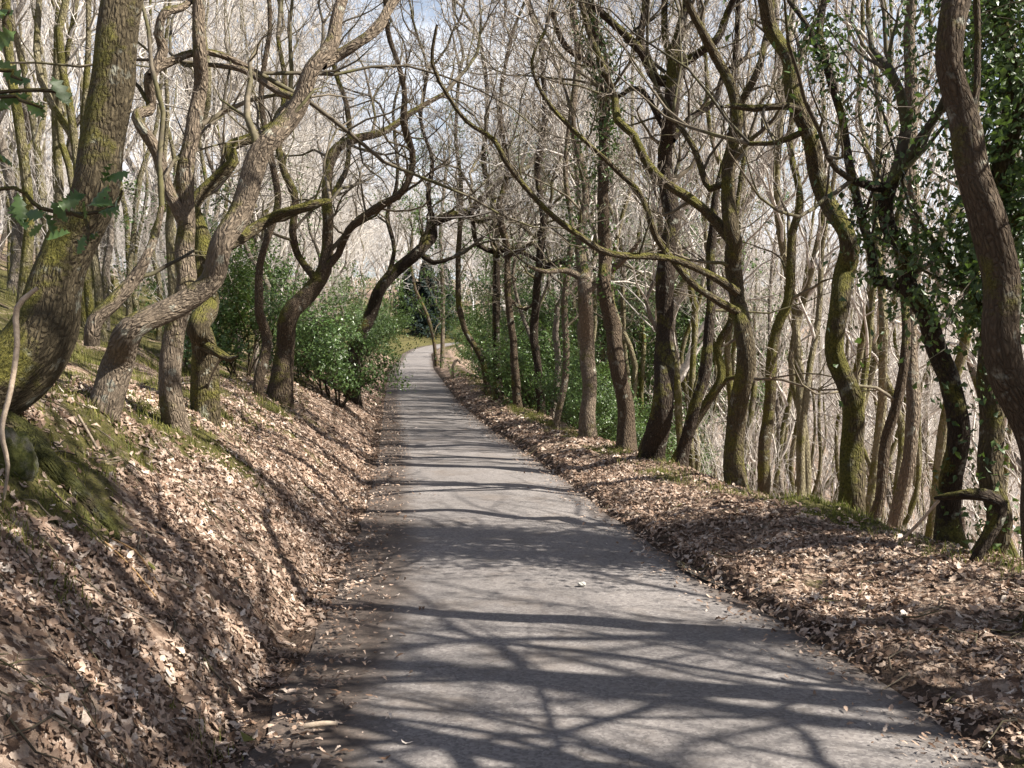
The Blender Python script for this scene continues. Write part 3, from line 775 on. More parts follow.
hero('oak_tree', 'mossy oak on the right verge sending long low limbs left over the lane', 'tree',
     [(737, 498, 25, 10), (739, 431, 22, 10), (741, 360, 21, 10), (738, 290, 19, 10), (734, 243, 18, 10), (730, 231, 16, 10), (732, 175, 14, 10), (735, 125, 13, 10), (729, 84, 12, 10), (716, 53, 10, 9.9), (702, 36, 9, 9.8), (690, 10, 8, 9.7), (680, -30, 7, 9.6)],
     [[(733, 150, 10, 10), (740, 108, 9, 10.1), (754, 75, 8, 10.2), (766, 35, 7, 10.3), (775, -10, 6, 10.4)],
      [(736, 245, 14, 10), (712, 214, 12, 10), (690, 201, 11, 10), (666, 184, 10, 10), (644, 159, 9.5, 10), (631, 137, 9, 10), (619, 122, 9, 10), (614, 94, 8, 10), (600, 59, 7, 10), (588, 30, 6, 10), (577, -6, 6, 10)],
      [(737, 292, 11, 10), (712, 275, 9, 9.9), (682, 262, 8, 9.7), (657, 257, 8, 9.5), (613, 254, 7.5, 9.2), (580, 236, 7, 9), (556, 217, 6.5, 8.8), (525, 186, 6, 8.6), (506, 163, 6, 8.4), (494, 140, 5.5, 8.3), (466, 120, 5, 8.1), (447, 96, 4.5, 8), (432, 64, 4, 7.9), (437, 25, 3.4, 7.8)],
      [(739, 312, 10, 10), (719, 303, 9, 9.9), (690, 282, 8, 9.7), (661, 246, 7.5, 9.6), (650, 224, 7, 9.5), (641, 191, 6, 9.4), (618, 170, 6, 9.3), (594, 150, 5, 9.2), (560, 116, 5, 9), (540, 92, 4.5, 8.9), (531, 62, 4, 8.8), (545, 30, 4, 8.8)],
      [(733, 175, 8, 10), (712, 190, 8, 10.1), (695, 150, 7, 10.2), (672, 118, 5, 10.3)]],
     bark='bark_moss', seed=16, sides=14, step=.11, per_m=2.4, side_from=.45, thin=.95, maxl=4, up=.09, sideL=1.3)
hero('oak_tree', 'slender yellowish mossy tree behind the long-limbed mossy oak', 'tree',
     [(763, 505, 15, 13.5), (766, 450, 14, 13.5), (770, 407, 13, 13.5), (774, 337, 12, 13.5), (788, 300, 11, 13.5), (793, 243, 10, 13.6), (798, 200, 8, 13.8), (790, 140, 7, 14), (800, 60, 6, 14.2)],
     bark='bark_moss', seed=17, sides=10, per_m=1.3, thin=.7)
hero('oak_tree', 'tall wavy oak rising from the mossy mound, a broken stub limb on its left', 'tree',
     [(850, 524, 32, 8.1), (850, 490, 27, 8.1), (852, 445, 26, 8.1), (845, 393, 23, 8.1), (833, 350, 21, 8.1), (833, 304, 21, 8.1), (846, 272, 21, 8.15), (836, 235, 19, 8.2), (826, 187, 19, 8.2), (810, 141, 18, 8.2), (799, 103, 17, 8.2), (791, 62, 17, 8.3), (779, 28, 16, 8.3), (763, -4, 15, 8.3), (745, -50, 14, 8.3)],
     [[(800, 110, 9, 8.2), (785, 109, 8, 8.1), (755, 108, 8, 8.0), (737, 105, 6, 7.9), (722, 107, 3, 7.8)],
      [(806, 130, 8, 8.2), (780, 142, 6, 8.3), (748, 145, 5, 8.5)]],
     bark='bark_moss', seed=118, sides=16, step=.09, per_m=1.3, side_from=.6, thin=.6, flare=.35)
hero('birch_tree', 'grey-white slanting stem between the wavy oak and the dark broken snag', 'tree',
     [(891, 548, 17, 9.5), (892, 520, 15, 9.5), (904, 431, 15, 9.5), (912, 337, 13, 9.5), (917, 243, 12, 9.6), (910, 175, 15, 9.6), (909, 109, 14, 9.7), (912, 47, 13, 9.7), (913, -20, 11, 9.8)],
     bark='bark_pale', seed=19, sides=12, per_m=1.2, thin=.6, side_from=.6, ivy=[(0, .72, 1.0, 70, .12)])
hero('oak_tree', 'thin dark stem leaning right behind the mossy mound', 'tree',
     [(868, 540, 14, 9.0), (876, 500, 12, 9.0), (889, 440, 12, 9), (893, 400, 11, 9), (901, 340, 10, 9.1), (904, 290, 9, 9.2), (898, 230, 8, 9.3), (905, 160, 7, 9.5), (900, 90, 6, 9.6)],
     bark='bark', seed=20, sides=10, per_m=1.2, thin=.6)
hero('ivy_clad_tree', 'dark leaning snag with broken top and ivy beside the log loop on the right verge', 'tree',
     [(950, 560, 34, 7.0), (955, 520, 27, 7.0), (957, 482, 25, 7.0), (952, 417, 25, 7.0), (944, 361, 23, 7.0), (929, 318, 22, 7.0), (911, 288, 20, 7.0), (903, 257, 17, 7.0), (893, 225, 16, 7.0), (886, 200, 17, 7.0), (890, 186, 15, 7.0)],
     [[(910, 290, 14, 7.0), (895, 285, 14, 7.05), (878, 277, 12, 7.1), (867, 245, 10, 7.2), (863, 219, 10, 7.3), (851, 162, 9.5, 7.4), (838, 119, 9, 7.5), (826, 69, 9, 7.6), (820, 31, 8, 7.7), (829, -10, 7, 7.8), (835, -60, 6, 7.9)],
      [(888, 188, 12, 7.0), (873, 184, 11, 6.9), (851, 180, 7, 6.8)],
      [(889, 190, 12, 7.0), (900, 180, 9, 7.0), (906, 170, 6, 7.0)],
      [(822, 60, 7, 7.6), (805, 30, 6, 7.7), (790, 0, 5, 7.8)]],
     bark='bark_dark', seed=21, sides=16, step=.08, per_m=.9, side_from=.7, thin=.5, ivy=[(0, .70, 1.0, 430, .36), (1, .05, .3, 260, .2), (1, .52, .8, 620, .34), (0, .1, .5, 90, .08)], top=2)
hero('oak_tree', 'smooth brown serpentine trunk bending in from the right edge in front of the ivy', 'tree',
     [(1046, 590, 44, 5.0), (1044, 520, 42, 5.0), (1040, 460, 40, 5.0), (1026, 418, 40, 5.0), (1007, 380, 40, 5.0), (1000, 335, 40, 5.0), (1003, 280, 39, 5.0), (990, 222, 37, 5.0), (972, 165, 34, 5.0), (957, 110, 31, 5.1), (949, 66, 30, 5.1), (952, 30, 30, 5.1), (958, 0, 30, 5.15), (972, -60, 28, 5.2)],
     [[(966, 140, 10, 5.05), (975, 95, 8, 5.1), (978, 40, 7, 5.2), (975, -20, 6, 5.3)]],
     bark='bark', seed=22, sides=18, step=.06, per_m=.8, side_from=.75, thin=.5, flare=.2)
hero('ivy_clad_tree', 'trunk wholly covered in dark glossy ivy at the right edge', 'tree',
     [(984, 566, 34, 6.6), (984, 520, 28, 6.6), (986, 470, 27, 6.6), (990, 400, 26, 6.6), (994, 300, 26, 6.6), (1000, 200, 25, 6.6), (1004, 100, 24, 6.6), (1000, 0, 22, 6.6), (996, -80, 20, 6.6), (1000, -200, 16, 6.6)],
     [[(990, 330, 12, 6.6), (968, 290, 9, 6.7), (944, 262, 7, 6.8), (928, 230, 5, 6.9)], [(996, 240, 10, 6.6), (1030, 200, 8, 6.4), (1050, 140, 6, 6.4)]],
     bark='bark_moss', seed=23, sides=14, step=.08, per_m=1.0, side_from=.5, thin=.4, top=2.5, ivy=[(0, .33, 1.0, 4600, 1.15), (0, .05, .33, 200, .1), (1, .1, 1, 500, .4), (2, .1, 1, 1500, .8)])

# the row of slim trees farther along the verge
hero('oak_tree', 'slim dark stem bending left, first of the thin row before the far bend', 'tree',
     [(489, 405, 8, 24), (482, 360, 7, 24), (464, 329, 7, 24), (458, 293, 6.5, 24), (458, 242, 6, 24), (462, 190, 5, 24), (455, 130, 4, 24), (460, 70, 4, 24)], bark='bark', seed=31, sides=8, step=.25, per_m=1.6)
hero('oak_tree', 'straight dark slim oak right of the bending slim stem', 'tree',
     [(499, 410, 11, 22), (495, 340, 9, 22), (495, 253, 8.5, 22), (492, 200, 7, 22), (484, 160, 6, 22), (488, 100, 5, 22), (480, 40, 4, 22)],
     [[(495, 252, 6, 22), (478, 244, 5.5, 21.5), (472, 222, 5, 21), (470, 196, 4, 21)], [(495, 252, 6, 22), (512, 250, 6, 21.5), (530, 256, 5, 21), (545, 266, 4, 21)]],
     bark='bark_dark', seed=32, sides=10, step=.22, per_m=1.8, wig=.34)
hero('oak_tree', 'slim oak with a kinked pale-lit stem among the far verge row', 'tree',
     [(519, 425, 11, 20), (514, 340, 8.5, 20), (508, 290, 8, 20), (507, 250, 8, 20), (500, 210, 7, 20), (508, 170, 6, 20), (500, 110, 5, 20), (510, 40, 4, 20)],
     [[(507, 256, 6, 20), (524, 248, 6, 19.6), (540, 235, 5, 19.3), (548, 210, 4, 19)], [(510, 300, 5, 20), (526, 310, 4, 19.8), (536, 300, 3, 19.6)]],
     bark='bark', seed=33, sides=10, step=.22, per_m=1.8, wig=.34)
hero('oak_tree', 'dark slim oak standing among green holly right of the kinked stem', 'tree',
     [(542, 415, 10, 19), (540, 375, 9, 19), (536, 329, 9, 19), (538, 267, 8.5, 19), (543, 220, 8, 19), (538, 170, 7, 19), (546, 110, 6, 19), (540, 40, 5, 19)],
     [[(538, 272, 7, 19), (560, 262, 6.5, 18.6), (590, 270, 5, 18.2), (615, 262, 4, 18)]],
     bark='bark_dark', seed=34, sides=10, step=.2, per_m=1.8, wig=.34)
hero('ivy_clad_tree', 'thin slanting stem sleeved in bright sunlit ivy', 'tree',
     [(553, 448, 8, 15.5), (560, 410, 8, 15.5), (568, 377, 8, 15.5), (566, 329, 8, 15.5), (567, 285, 7, 15.5), (572, 230, 6, 15.5), (566, 170, 6, 15.5), (572, 100, 5, 15.5)],
     bark='bark_pale', seed=35, sides=8, step=.2, per_m=1.4, thin=.7, ivy=[(0, .25, .75, 260, .14)])
hero('oak_tree', 'thin pale pole at the far end of the verge row, nearest the road bend', 'tree',
     [(442, 370, 5.5, 42), (443, 330, 5, 42), (443, 286, 5, 42), (440, 230, 4, 42), (446, 170, 3.5, 42)], bark='bark_pale', seed=36, sides=6, step=.4, per_m=1.3, top=4)
hero('oak_tree', 'thin stem leaning over the far bend of the road', 'tree',
     [(437, 368, 5, 46), (433, 335, 4.5, 46), (425, 308, 4, 46), (416, 290, 3.5, 46), (410, 260, 3, 46)], bark='bark', seed=37, sides=6, step=.4, per_m=1.3, top=3)

# trees to the right of the photographer, whose shadows cross the lane
def offframe(label, x, y, ht, r, seed, lean=(0, 0), thin=.55, ivy=None):
    rng = random.Random(seed); rs = np.random.default_rng(seed)
    g = h(x, y); P = [(x, y, g - .2)]
    for i in range(1, 6):
        t = i / 5
        P.append((x + lean[0] * t + rng.gauss(0, .10), y + lean[1] * t + rng.gauss(0, .10), g + ht * t))
    root = thing('oak_tree', (x, y, g), label, 'tree', 'trees beside the photographer')
    acc = Acc(); TP, TR = trunk_tube(acc, P, [.72 * r * (1.1 - .6 * i / 5) for i in range(6)], 12, .25, seed, .5)
    obj('trunk', acc.mesh('trunk', [M['bark']], (x, y, g)), root)
    out = []
    dirs = np.gradient(TP, axis=0); dirs /= np.linalg.norm(dirs, axis=1, keepdims=True)
    n = len(TP)
    for c in range(20):
        i = min(n - 1, int(n * (.30 + .70 * c / 19)))
        side_branch(out, tuple(TP[i]), tuple(dirs[i]), rng.uniform(2.2, 4.6), max(.016, TR[i] * rng.uniform(.2, .5)), 0, 3, rng, .2, .05, (8, 5, 3, 2), thin, (.5, 1.2))
    grow(out, tuple(TP[-1]), tuple(dirs[-1]), 3.5, TR[-1], 0, 3, rng, .2, .05, (7, 4, 3, 2), thin)
    obj('crown', crown_mesh('crown', out, [M['twig']], (x, y, g)), root)
    if ivy:
        a, b = ivy_on(TP, TR, .1, 1, ivy, .5, rng, rs)
        V, Q = leaves(a, b, rs.uniform(.05, .09, len(a)), FLAT, rs, .5)
        obj('ivy', mesh('ivy', V - np.array((x, y, g)), Q, [M['ivy']], smooth=False), root)
ol = 'bare oak standing beside the photographer, out of the picture'
offframe(ol, 4.1, 2.3, 5.5, .15, 51, (-.6, .3))
offframe(ol, 6.3, .2, 6.0, .17, 52, (.5, .6))
offframe(ol, 3.6, -1.4, 5.0, .14, 53, (-.4, .2))
offframe(ol, 8.6, 2.2, 7.0, .17, 54, (-.3, .3))
offframe(ol, 6.2, 4.2, 6.5, .15, 55, (.3, .0), ivy=500)
offframe(ol, 10.5, -1.8, 7.5, .18, 56, (.2, .2))
offframe(ol, 1.0, -3.2, 5.5, .13, 57, (-.8, .2))
offframe(ol, 3.0, 2.75, 6.5, .17, 58, (.2, -.1), .35)
offframe(ol, 4.6, 3.6, 7.0, .16, 59, (-.2, .1), .35)
offframe(ol, 9.5, 4.4, 9.0, .15, 62, (.2, .3), .6)
offframe(ol, 12.0, 1.0, 10.0, .16, 63, (.2, .3), .6)
offframe(ol, 5.0, -3.0, 7.0, .15, 64, (.2, .3), .6)
offframe(ol, 5.3, 6.5, 7.5, .14, 65, (.1, .1), .5, ivy=1600)  # densely ivied, unseen tree added to shade the ivy covered trunk
offframe(ol, 2.7, 1.5, 6.0, .13, 66, (.1, .1), .5)
offframe(ol, 3.9, .6, 6.5, .13, 67, (.1, .1), .5)
offframe(ol, 3.3, 3.1, 6.5, .12, 68, (-.3, .1), .6)
offframe(ol, 7.0, 2.9, 8.5, .15, 69, (-.3, .1), .6)
offframe(ol, 4.6, -1.6, 7.0, .13, 70, (.1, .1), .6)
offframe(ol, 7.4, 1.5, 8.0, .20, 60, (-.5, .1), .4)

# ------------------------------------------------------------------ the wood: copied bare trees
def wood_variant(kind, seed):
    rng = random.Random(seed)
    acc = Acc(); out = []
    if kind == 'pole':
        ht = rng.uniform(8.5, 11); r = rng.uniform(.035, .06); wob = .13; kn = 22; sl = 1.6; first = .42
    elif kind == 'spray':
        ht = rng.uniform(7.5, 9.5); r = rng.uniform(.035, .055); wob = .30; kn = 40; sl = 3.0; first = .38
    elif kind == 'tall':
        ht = rng.uniform(10, 13); r = rng.uniform(.065, .10); wob = .22; kn = 34; sl = 2.5; first = .25
    else:
        ht = rng.uniform(8, 10.5); r = rng.uniform(.08, .12); wob = .42; kn = 32; sl = 3.0; first = .22
    if kind == 'brush':
        trunk_tube(acc, [(0, 0, -.3), (.03, 0, .2), (.05, .04, .6)], [.035, .03, .02], 7, .2, seed, .2)
        for c in range(9):
            a = rng.uniform(0, 6.28); t = rng.uniform(.15, .7); q = math.sqrt(1 + t * t)
            grow(out, (.03, .02, rng.uniform(.05, .5)), (math.cos(a) * t / q, math.sin(a) * t / q, 1 / q), rng.uniform(1.6, 3.0), .010, 1, 3, rng, .18, .03, (6, 7, 5, 3))
        return acc.mesh('stem', [M['bark_pole']]), crown_mesh('twigs', out, [M['twig_bg']], (0, 0, 0))
    P = [(0, 0, -.4)]; x = y = 0
    N = 9
    for i in range(1, N + 1):
        x += rng.gauss(0, wob); y += rng.gauss(0, wob)
        P.append((x, y, ht * i / N))
    TP, TR = trunk_tube(acc, P, [r * (1.1 - .85 * i / N) for i in range(N + 1)], 8, .35, seed, .4)
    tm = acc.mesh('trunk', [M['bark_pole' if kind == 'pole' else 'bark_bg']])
    dirs = np.gradient(TP, axis=0); dirs /= np.linalg.norm(dirs, axis=1, keepdims=True); n = len(TP)
    for c in range(kn):
        i = min(n - 1, int(n * (first + (1 - first) * rng.random() ** .9)))
        side_branch(out, tuple(TP[i]), tuple(dirs[i]), sl * rng.uniform(.5, 1.2), max(.009, TR[i] * rng.uniform(.3, .6)), 1, 4 if kind != 'pole' else 3, rng, .24, .10, (6, 6, 4, 3), .8, (.45, 1.05))
    grow(out, tuple(TP[-1]), tuple(dirs[-1]), 1.6, TR[-1], 1, 3, rng, .2, .1, (5, 5, 4, 3))
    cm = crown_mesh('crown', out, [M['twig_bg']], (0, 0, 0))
    return tm, cm
VAR = [wood_variant(k_, 100 + i) for i, k_ in enumerate(['tall', 'tall', 'tall', 'oak', 'oak', 'oak', 'pole', 'pole', 'pole', 'brush', 'brush', 'spray', 'spray', 'spray'])]

def place_wood():
    rng = random.Random(77)
    placed = []
    def ok(x, y, dmin):
        for a, b in placed:
            if (a - x) ** 2 + (b - y) ** 2 < dmin * dmin: return False
        return True
    first = {}
    def put(x, y, v, name, label, group, s):
        z = h(x, y)
        root = thing(name, (x, y, z), label, 'tree', group)
        root.rotation_euler = (rng.gauss(0, .05), rng.gauss(0, .05), rng.uniform(0, 6.283)); root.scale = (s, s, s * rng.uniform(.92, 1.1))
        t = obj('stem' if v in (9, 10) else 'trunk', VAR[v][0], root); c = obj('twigs' if v in (9, 10) else 'crown', VAR[v][1], root)
    def seen(x, y):
        q = x / y * F + CX
        return -60 < q < 1084
    def run(count, side, u0, u1, y0, y1, kinds, dmin, name, label, group, pw):
        n = 0; tries = 0
        while n < count and tries < 20000:
            tries += 1
            y = y0 + (y1 - y0) * rng.random() ** pw
            el, er, zr, B, W = rowdata(y)
            u = u0 + (u1 - u0) * rng.random() ** 1.2
            x = el - u if side < 0 else er + W + u
            if not seen(x, y) or not ok(x, y, dmin * (.6 + y / 45)): continue
            placed.append((x, y)); n += 1
            put(x, y, rng.choice(kinds), name, label, group, rng.uniform(.85, 1.15) * (1.15 if side > 0 and kinds[0] < 9 else 1))
    gl = 'bare trees on the slope above the left bank'; gr = 'bare trees on the slope below the right verge'; gp = 'thin poles below the right verge'
    run(16, -1, 1.9, 4.5, 13, 50, [11, 12, 13], 1.2, 'bare_tree', 'slender spreading bare tree close above the left bank', 'slender spreading trees close above the left bank', 1.0)
    run(13, 1, .3, 3.2, 16, 52, [11, 12, 13], 1.2, 'bare_tree', 'slender spreading bare tree close beside the far right verge', 'slender spreading trees close beside the far right verge', 1.0)
    run(48, -1, 2.8, 26, 9, 62, [0, 1, 2, 3, 4, 5, 6, 7], 1.0, 'bare_tree', 'bare grey tree crowded among others on the slope above the left bank', gl, 1.1)
    run(34, -1, 2.4, 16, 7.5, 30, [6, 7, 8], .7, 'bare_pole_tree', 'thin pale pole tree on the slope above the left bank', 'thin pole trees above the left bank', 1.0)
    run(34, 1, 1.8, 30, 15, 62, [0, 1, 2, 3, 4, 5], 1.2, 'bare_tree', 'bare grey tree crowded among others on the slope below the right verge', gr, 1.1)
    run(130, 1, 1.9, 22, 10.5, 44, [6, 7, 8], .65, 'bare_pole_tree', 'thin pale pole tree on the slope below the right verge', gp, 1.0)
    run(9, 1, 2.5, 16, 15, 36, [9, 10], .9, 'bare_shrub', 'twiggy bare shrub on the slope below the right verge', 'bare shrubs below the right verge', 1.0)
    run(28, -1, 2.4, 14, 11, 45, [9, 10], .6, 'bare_shrub', 'twiggy bare shrub on the slope above the left bank', 'bare shrubs above the left bank', 1.0)
    # the trees closing the view where the lane bends
    for i in range(34):
        y = rng.uniform(80, 104); x = rng.uniform(-18, 4)
        if i >= 16: y = rng.uniform(58, 92); x = (rng.uniform(300, 404) - CX) / F * y
        el, er, *_ = rowdata(y)
        if el - .8 < x < er + .8: continue
        put(x, y, rng.choice([0, 1, 2, 4]), 'bare_tree', 'bare tree far off beyond the bend of the lane', 'bare trees beyond the bend', rng.uniform(.8, 1.1))
place_wood()

def far_wood():
    rng = random.Random(91)
    acc = Acc(); lib = []
    for i in range(6):
        out = []
        ht = rng.uniform(8, 12)
        grow(out, (0, 0, -.5), (0, 0, 1), ht, .13, 0, 3, rng, .07, .03, (13, 6, 4), 1)
        a = Acc()
        tubes(a, [(p, [max(.012, q) for q in r]) for p, r, l in out if l <= 1], 4); tubes(a, [(p, [max(.012, q) for q in r]) for p, r, l in out if l > 1], 3)
        lib.append((np.concatenate(a.V), np.concatenate(a.Q)))
    n = 0
    while n < 330:
        y = rng.uniform(50, 170); q = rng.uniform(-80, 1100); x = (q - CX) / F * y
        el, er, zr, B, W = rowdata(y)
        if el - 3 < x < er + 3: continue
        u = (el - x) if x < el else (x - er - W)
        if y < 70 and u < 24: continue
        V, Q = lib[rng.randrange(6)]
        a = rng.uniform(0, 6.28); c, s = math.cos(a), math.sin(a); sc = rng.uniform(.8, 1.25)
        W3 = np.stack([V[:, 0] * c - V[:, 1] * s, V[:, 0] * s + V[:, 1] * c, V[:, 2]], 1) * sc + np.array([x, y, h(x, y, False)])
        acc.add(W3, Q); n += 1
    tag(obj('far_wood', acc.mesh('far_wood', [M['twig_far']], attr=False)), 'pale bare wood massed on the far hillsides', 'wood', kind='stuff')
far_wood()

# ------------------------------------------------------------------ holly
def holly_variant(seed, wx, ht, n, size):
    rng = random.Random(seed); rs = np.random.default_rng(seed)
    out = []
    for c in range(7):
        a = rng.uniform(0, 6.28); t = rng.uniform(.1, .55)
        d = (math.cos(a) * t, math.sin(a) * t, 1); q = math.sqrt(1 + t * t); d = tuple(v / q for v in d)
        grow(out, (rng.gauss(0, .12), rng.gauss(0, .12), -.15), d, ht * rng.uniform(.6, 1.0), .025, 1, 3, rng, .16, .0, (8, 9, 5, 4))
    stems = Acc(); tubes(stems, [(p, r) for p, r, l in out if l <= 2], 5); tubes(stems, [(p, r) for p, r, l in out if l > 2], 3)
    ends = [(p[i], l) for p, r, l in out if l >= 2 for i in range(1, len(p))]
    pos = []
    for i in range(n):
        p, l = ends[rng.randrange(len(ends))]
        pos.append((p[0] + rng.gauss(0, .09), p[1] + rng.gauss(0, .09), max(.03, p[2] + rng.gauss(0, .08))))
    pos = np.array(pos)
    nr = pos - np.array([0, 0, ht * .35]); nr /= np.linalg.norm(nr, axis=1, keepdims=True) + 1e-6; nr[:, 2] += .4
    V, Q = leaves(pos, nr, rs.uniform(size * .7, size * 1.25, n), FLAT, rs, .55)
    return stems.mesh('stems', [M['bark']]), mesh('foliage', V, Q, [M['holly']], smooth=False)
HV = [holly_variant(61, 1, 2.1, 6500, .065), holly_variant(62, 1, 2.6, 6500, .07), holly_variant(63, 1, 4.2, 9000, .085), holly_variant(64, 1, 8.5, 26000, .085)]
def holly(px, py, d, v, s, label, group=None, name='holly_bush', rz=0, x=None):
    if x is None: x = at(px, py, d)[0]
    root = thing(name, (x, d, h(x, d)), label, 'holly', group)
    root.rotation_euler = (0, 0, rz); root.scale = (s, s, s)
    obj('stems', HV[v][0], root); obj('foliage', HV[v][1], root)
holly(336, 395, 17.5, 0, .92, 'dense dark green holly bush overhanging the left edge of the lane', rz=1)
holly(350, 380, 21, 1, .62, 'lighter holly bush just behind the dense one, nearer the lane', rz=2)
holly(308, 372, 19, 1, .7, 'holly bush behind the crooked forked oak', rz=4)
holly(240, 345, 14, 0, .8, 'small holly bush behind the slim wavy tree on the left bank', rz=5)
holly(225, 300, 18, 2, .75, 'tall thin holly behind the straight grey trunk on the left bank', name='holly_tree', rz=3)
holly(368, 352, 36, 2, .7, 'holly tree at the far left of the lane below the arching oak', name='holly_tree', rz=2.2)
rg = random.Random(15)
for (px, d, v, s) in [(512, 33, 1, 1.0), (515, 40, 2, .8), (522, 28, 1, .9), (538, 25, 0, 1.1), (548, 33, 2, .9), (566, 24, 1, .95), (575, 29, 2, .95), (585, 20, 0, 1.0), (598, 26, 2, .9), (612, 21, 1, .8), (632, 30, 2, .9), (655, 24, 2, .6), (494, 52, 2, .8), (575, 17, 0, .7), (618, 17, 0, .6), (690, 24, 2, .55)]:
    holly(px, 400, d, v, s, 'green holly growing among the slim trees below the right verge', 'hollies below the right verge', 'holly_bush', rg.uniform(0, 6))

for (px, d, v, s) in [(364, 46, 1, 1.0), (368, 54, 0, 1.1), (374, 62, 1, 1.0), (350, 52, 2, .8)]:
    holly(px, 350, d, v, s, 'green holly on the left side of the lane toward the far bend', 'hollies left of the far lane', 'holly_bush', rg.uniform(0, 6))
for (px, d, v, s) in [(500, 40, 0, .9), (482, 58, 2, .8), (474, 66, 1, 1.2), (466, 78, 2, .8), (512, 24.5, 0, .9), (590, 15.8, 0, .55), (640, 19, 1, .75), (545, 21, 1, .9)]:
    holly(px, 350, d, v, s, 'green holly growing among the slim trees below the right verge', 'hollies below the right verge', 'holly_bush', rg.uniform(0, 6))
for (px, d, sc_, lb) in [(580, 29, 1.0, 'tall thin holly behind the straight grey-brown trunk lit down its front'), (604, 31, 1.1, 'tall thin holly behind the leaning trunk with ivy round its upper stem'), (640, 28, 1.05, 'tall thin holly just left of the dark straight oak in shade'), (548, 35, 1.0, 'tall thin holly behind the dark slim oak that stands among green holly')]:
    holly(px, 400, d, 3, sc_, lb, None, 'holly_tree', rg.uniform(0, 6))

# near holly sapling at the left edge, sprigs reaching into the picture
def near_holly():
    rng = random.Random(3); rs = np.random.default_rng(3)
    base = (-1.75, 2.35); g = h(*base)
    root = thing('holly_sapling', (base[0], base[1], g), 'holly sapling at the left edge, its spiny green sprigs hanging before the thick oak', 'holly')
    acc = Acc()
    stem = [(base[0], base[1], g - .1), (base[0] - .02, 2.35, 1.2), (base[0] + .03, 2.36, 1.7), (base[0] + .02, 2.37, 2.4), (base[0], 2.37, 2.8)]
    trunk_tube(acc, stem, [.02, .018, .016, .012, .006], 8, .1, 2)
    sprigs = [[(base[0] + .02, 2.36, 1.75), at(-10, 190, 2.4), at(40, 208, 2.4), at(75, 214, 2.4), at(112, 208, 2.4), at(122, 190, 2.4)],
              [at(60, 212, 2.4), at(85, 218, 2.38), at(88, 240, 2.36)],
              [(base[0] + .02, 2.37, 2.1), at(-10, 97, 2.4), at(20, 100, 2.4), at(42, 108, 2.4)],
              [(base[0] + .01, 2.37, 2.3), at(-12, 40, 2.4), at(4, 22, 2.4), at(10, 10, 2.4)],
              [(base[0] + .02, 2.37, 2.15), at(-10, 70, 2.4), at(12, 76, 2.4), at(22, 80, 2.4)],
              [(base[0] + .02, 2.37, 2.0), at(-12, 150, 2.4), at(2, 160, 2.4)],
              [(base[0] + .02, 2.37, 2.12), at(0, 92, 2.4), at(60, 92, 2.42), at(70, 97, 2.42)]]
    for s in sprigs: trunk_tube(acc, s, [.007] + [.005] * (len(s) - 2) + [.003], 6, .03, 4)
    obj('stem', acc.mesh('stem', [M['bark_moss']], (base[0], base[1], g)), root)
    pos = []; 
    for a, b in [(20, 205), (32, 215), (14, 212), (48, 222), (58, 214), (70, 206), (78, 200), (84, 210), (95, 203), (105, 206), (110, 214), (115, 180), (108, 175), (86, 234), (82, 246), (36, 232), (25, 226), (62, 232), (100, 196), (120, 200), (66, 205),
                 (16, 99), (18, 104), (38, 112), (36, 105), (2, 110), (3, 13), (5, 22), (2, 40), (12, 76), (22, 81), (8, 72), (2, 158), (60, 93), (68, 98), (0, 100), (-8, 100), (-12, 190), (-6, 200), (-14, 60)]:
        p = at(a + rng.gauss(0, 2), b + rng.gauss(0, 2), 2.4 + rng.gauss(0, .04)); pos.append(p)
    nr = rs.normal(0, .45, (len(pos), 3)) + np.array([.1, -.75, .45])
    V, Q = leaves(pos, nr, rs.uniform(.05, .08, len(pos)), HOLLY, rs, .42)
    obj('foliage', mesh('foliage', V - np.array((base[0], base[1], g)), Q, [M['holly']]), root)
near_holly()

# dark conifer beyond the bend
def conifer(px, y, ht, label, seed):
    rs = np.random.default_rng(seed); rng = random.Random(seed)
    x = at(px, 330, y)[0]; g = h(x, y)
    root = thing('conifer_tree', (x, y, g), label, 'tree')
    acc = Acc(); trunk_tube(acc, [(x, y, g - .3), (x, y, g + ht * .45), (x, y, g + ht)], [.2, .14, .03], 8, .5, 3)
    obj('trunk', acc.mesh('trunk', [M['bark_dark']], (x, y, g)), root)
    pos = []; nr = []
    for i in range(7000):
        t = rng.random() ** .8; z = .3 + ht * .97 * t; rad = (1 - t) * ht * .33 + .15
        a = rng.uniform(0, 6.28); q = rad * rng.random() ** .5 * (.75 + .35 * math.sin(a * 5 + z * 4))
        pos.append((math.cos(a) * q, math.sin(a) * q, z - q * .25)); nr.append((math.cos(a) * .4, math.sin(a) * .4, 1))
    V, Q = leaves(pos, nr, rs.uniform(.2, .4, len(pos)), SIMPLE, rs, .5)
    obj('crown', mesh('crown', V, Q, [M['conifer']], smooth=False), root)
conifer(427, 78, 6.2, 'dark blue-green conifer closing the view beyond the bend of the lane', 8)
conifer(409, 82, 5.2, 'smaller dark conifer left of the one closing the view', 9)
conifer(444, 84, 5.6, 'dark conifer half hidden right of the one closing the view', 10)

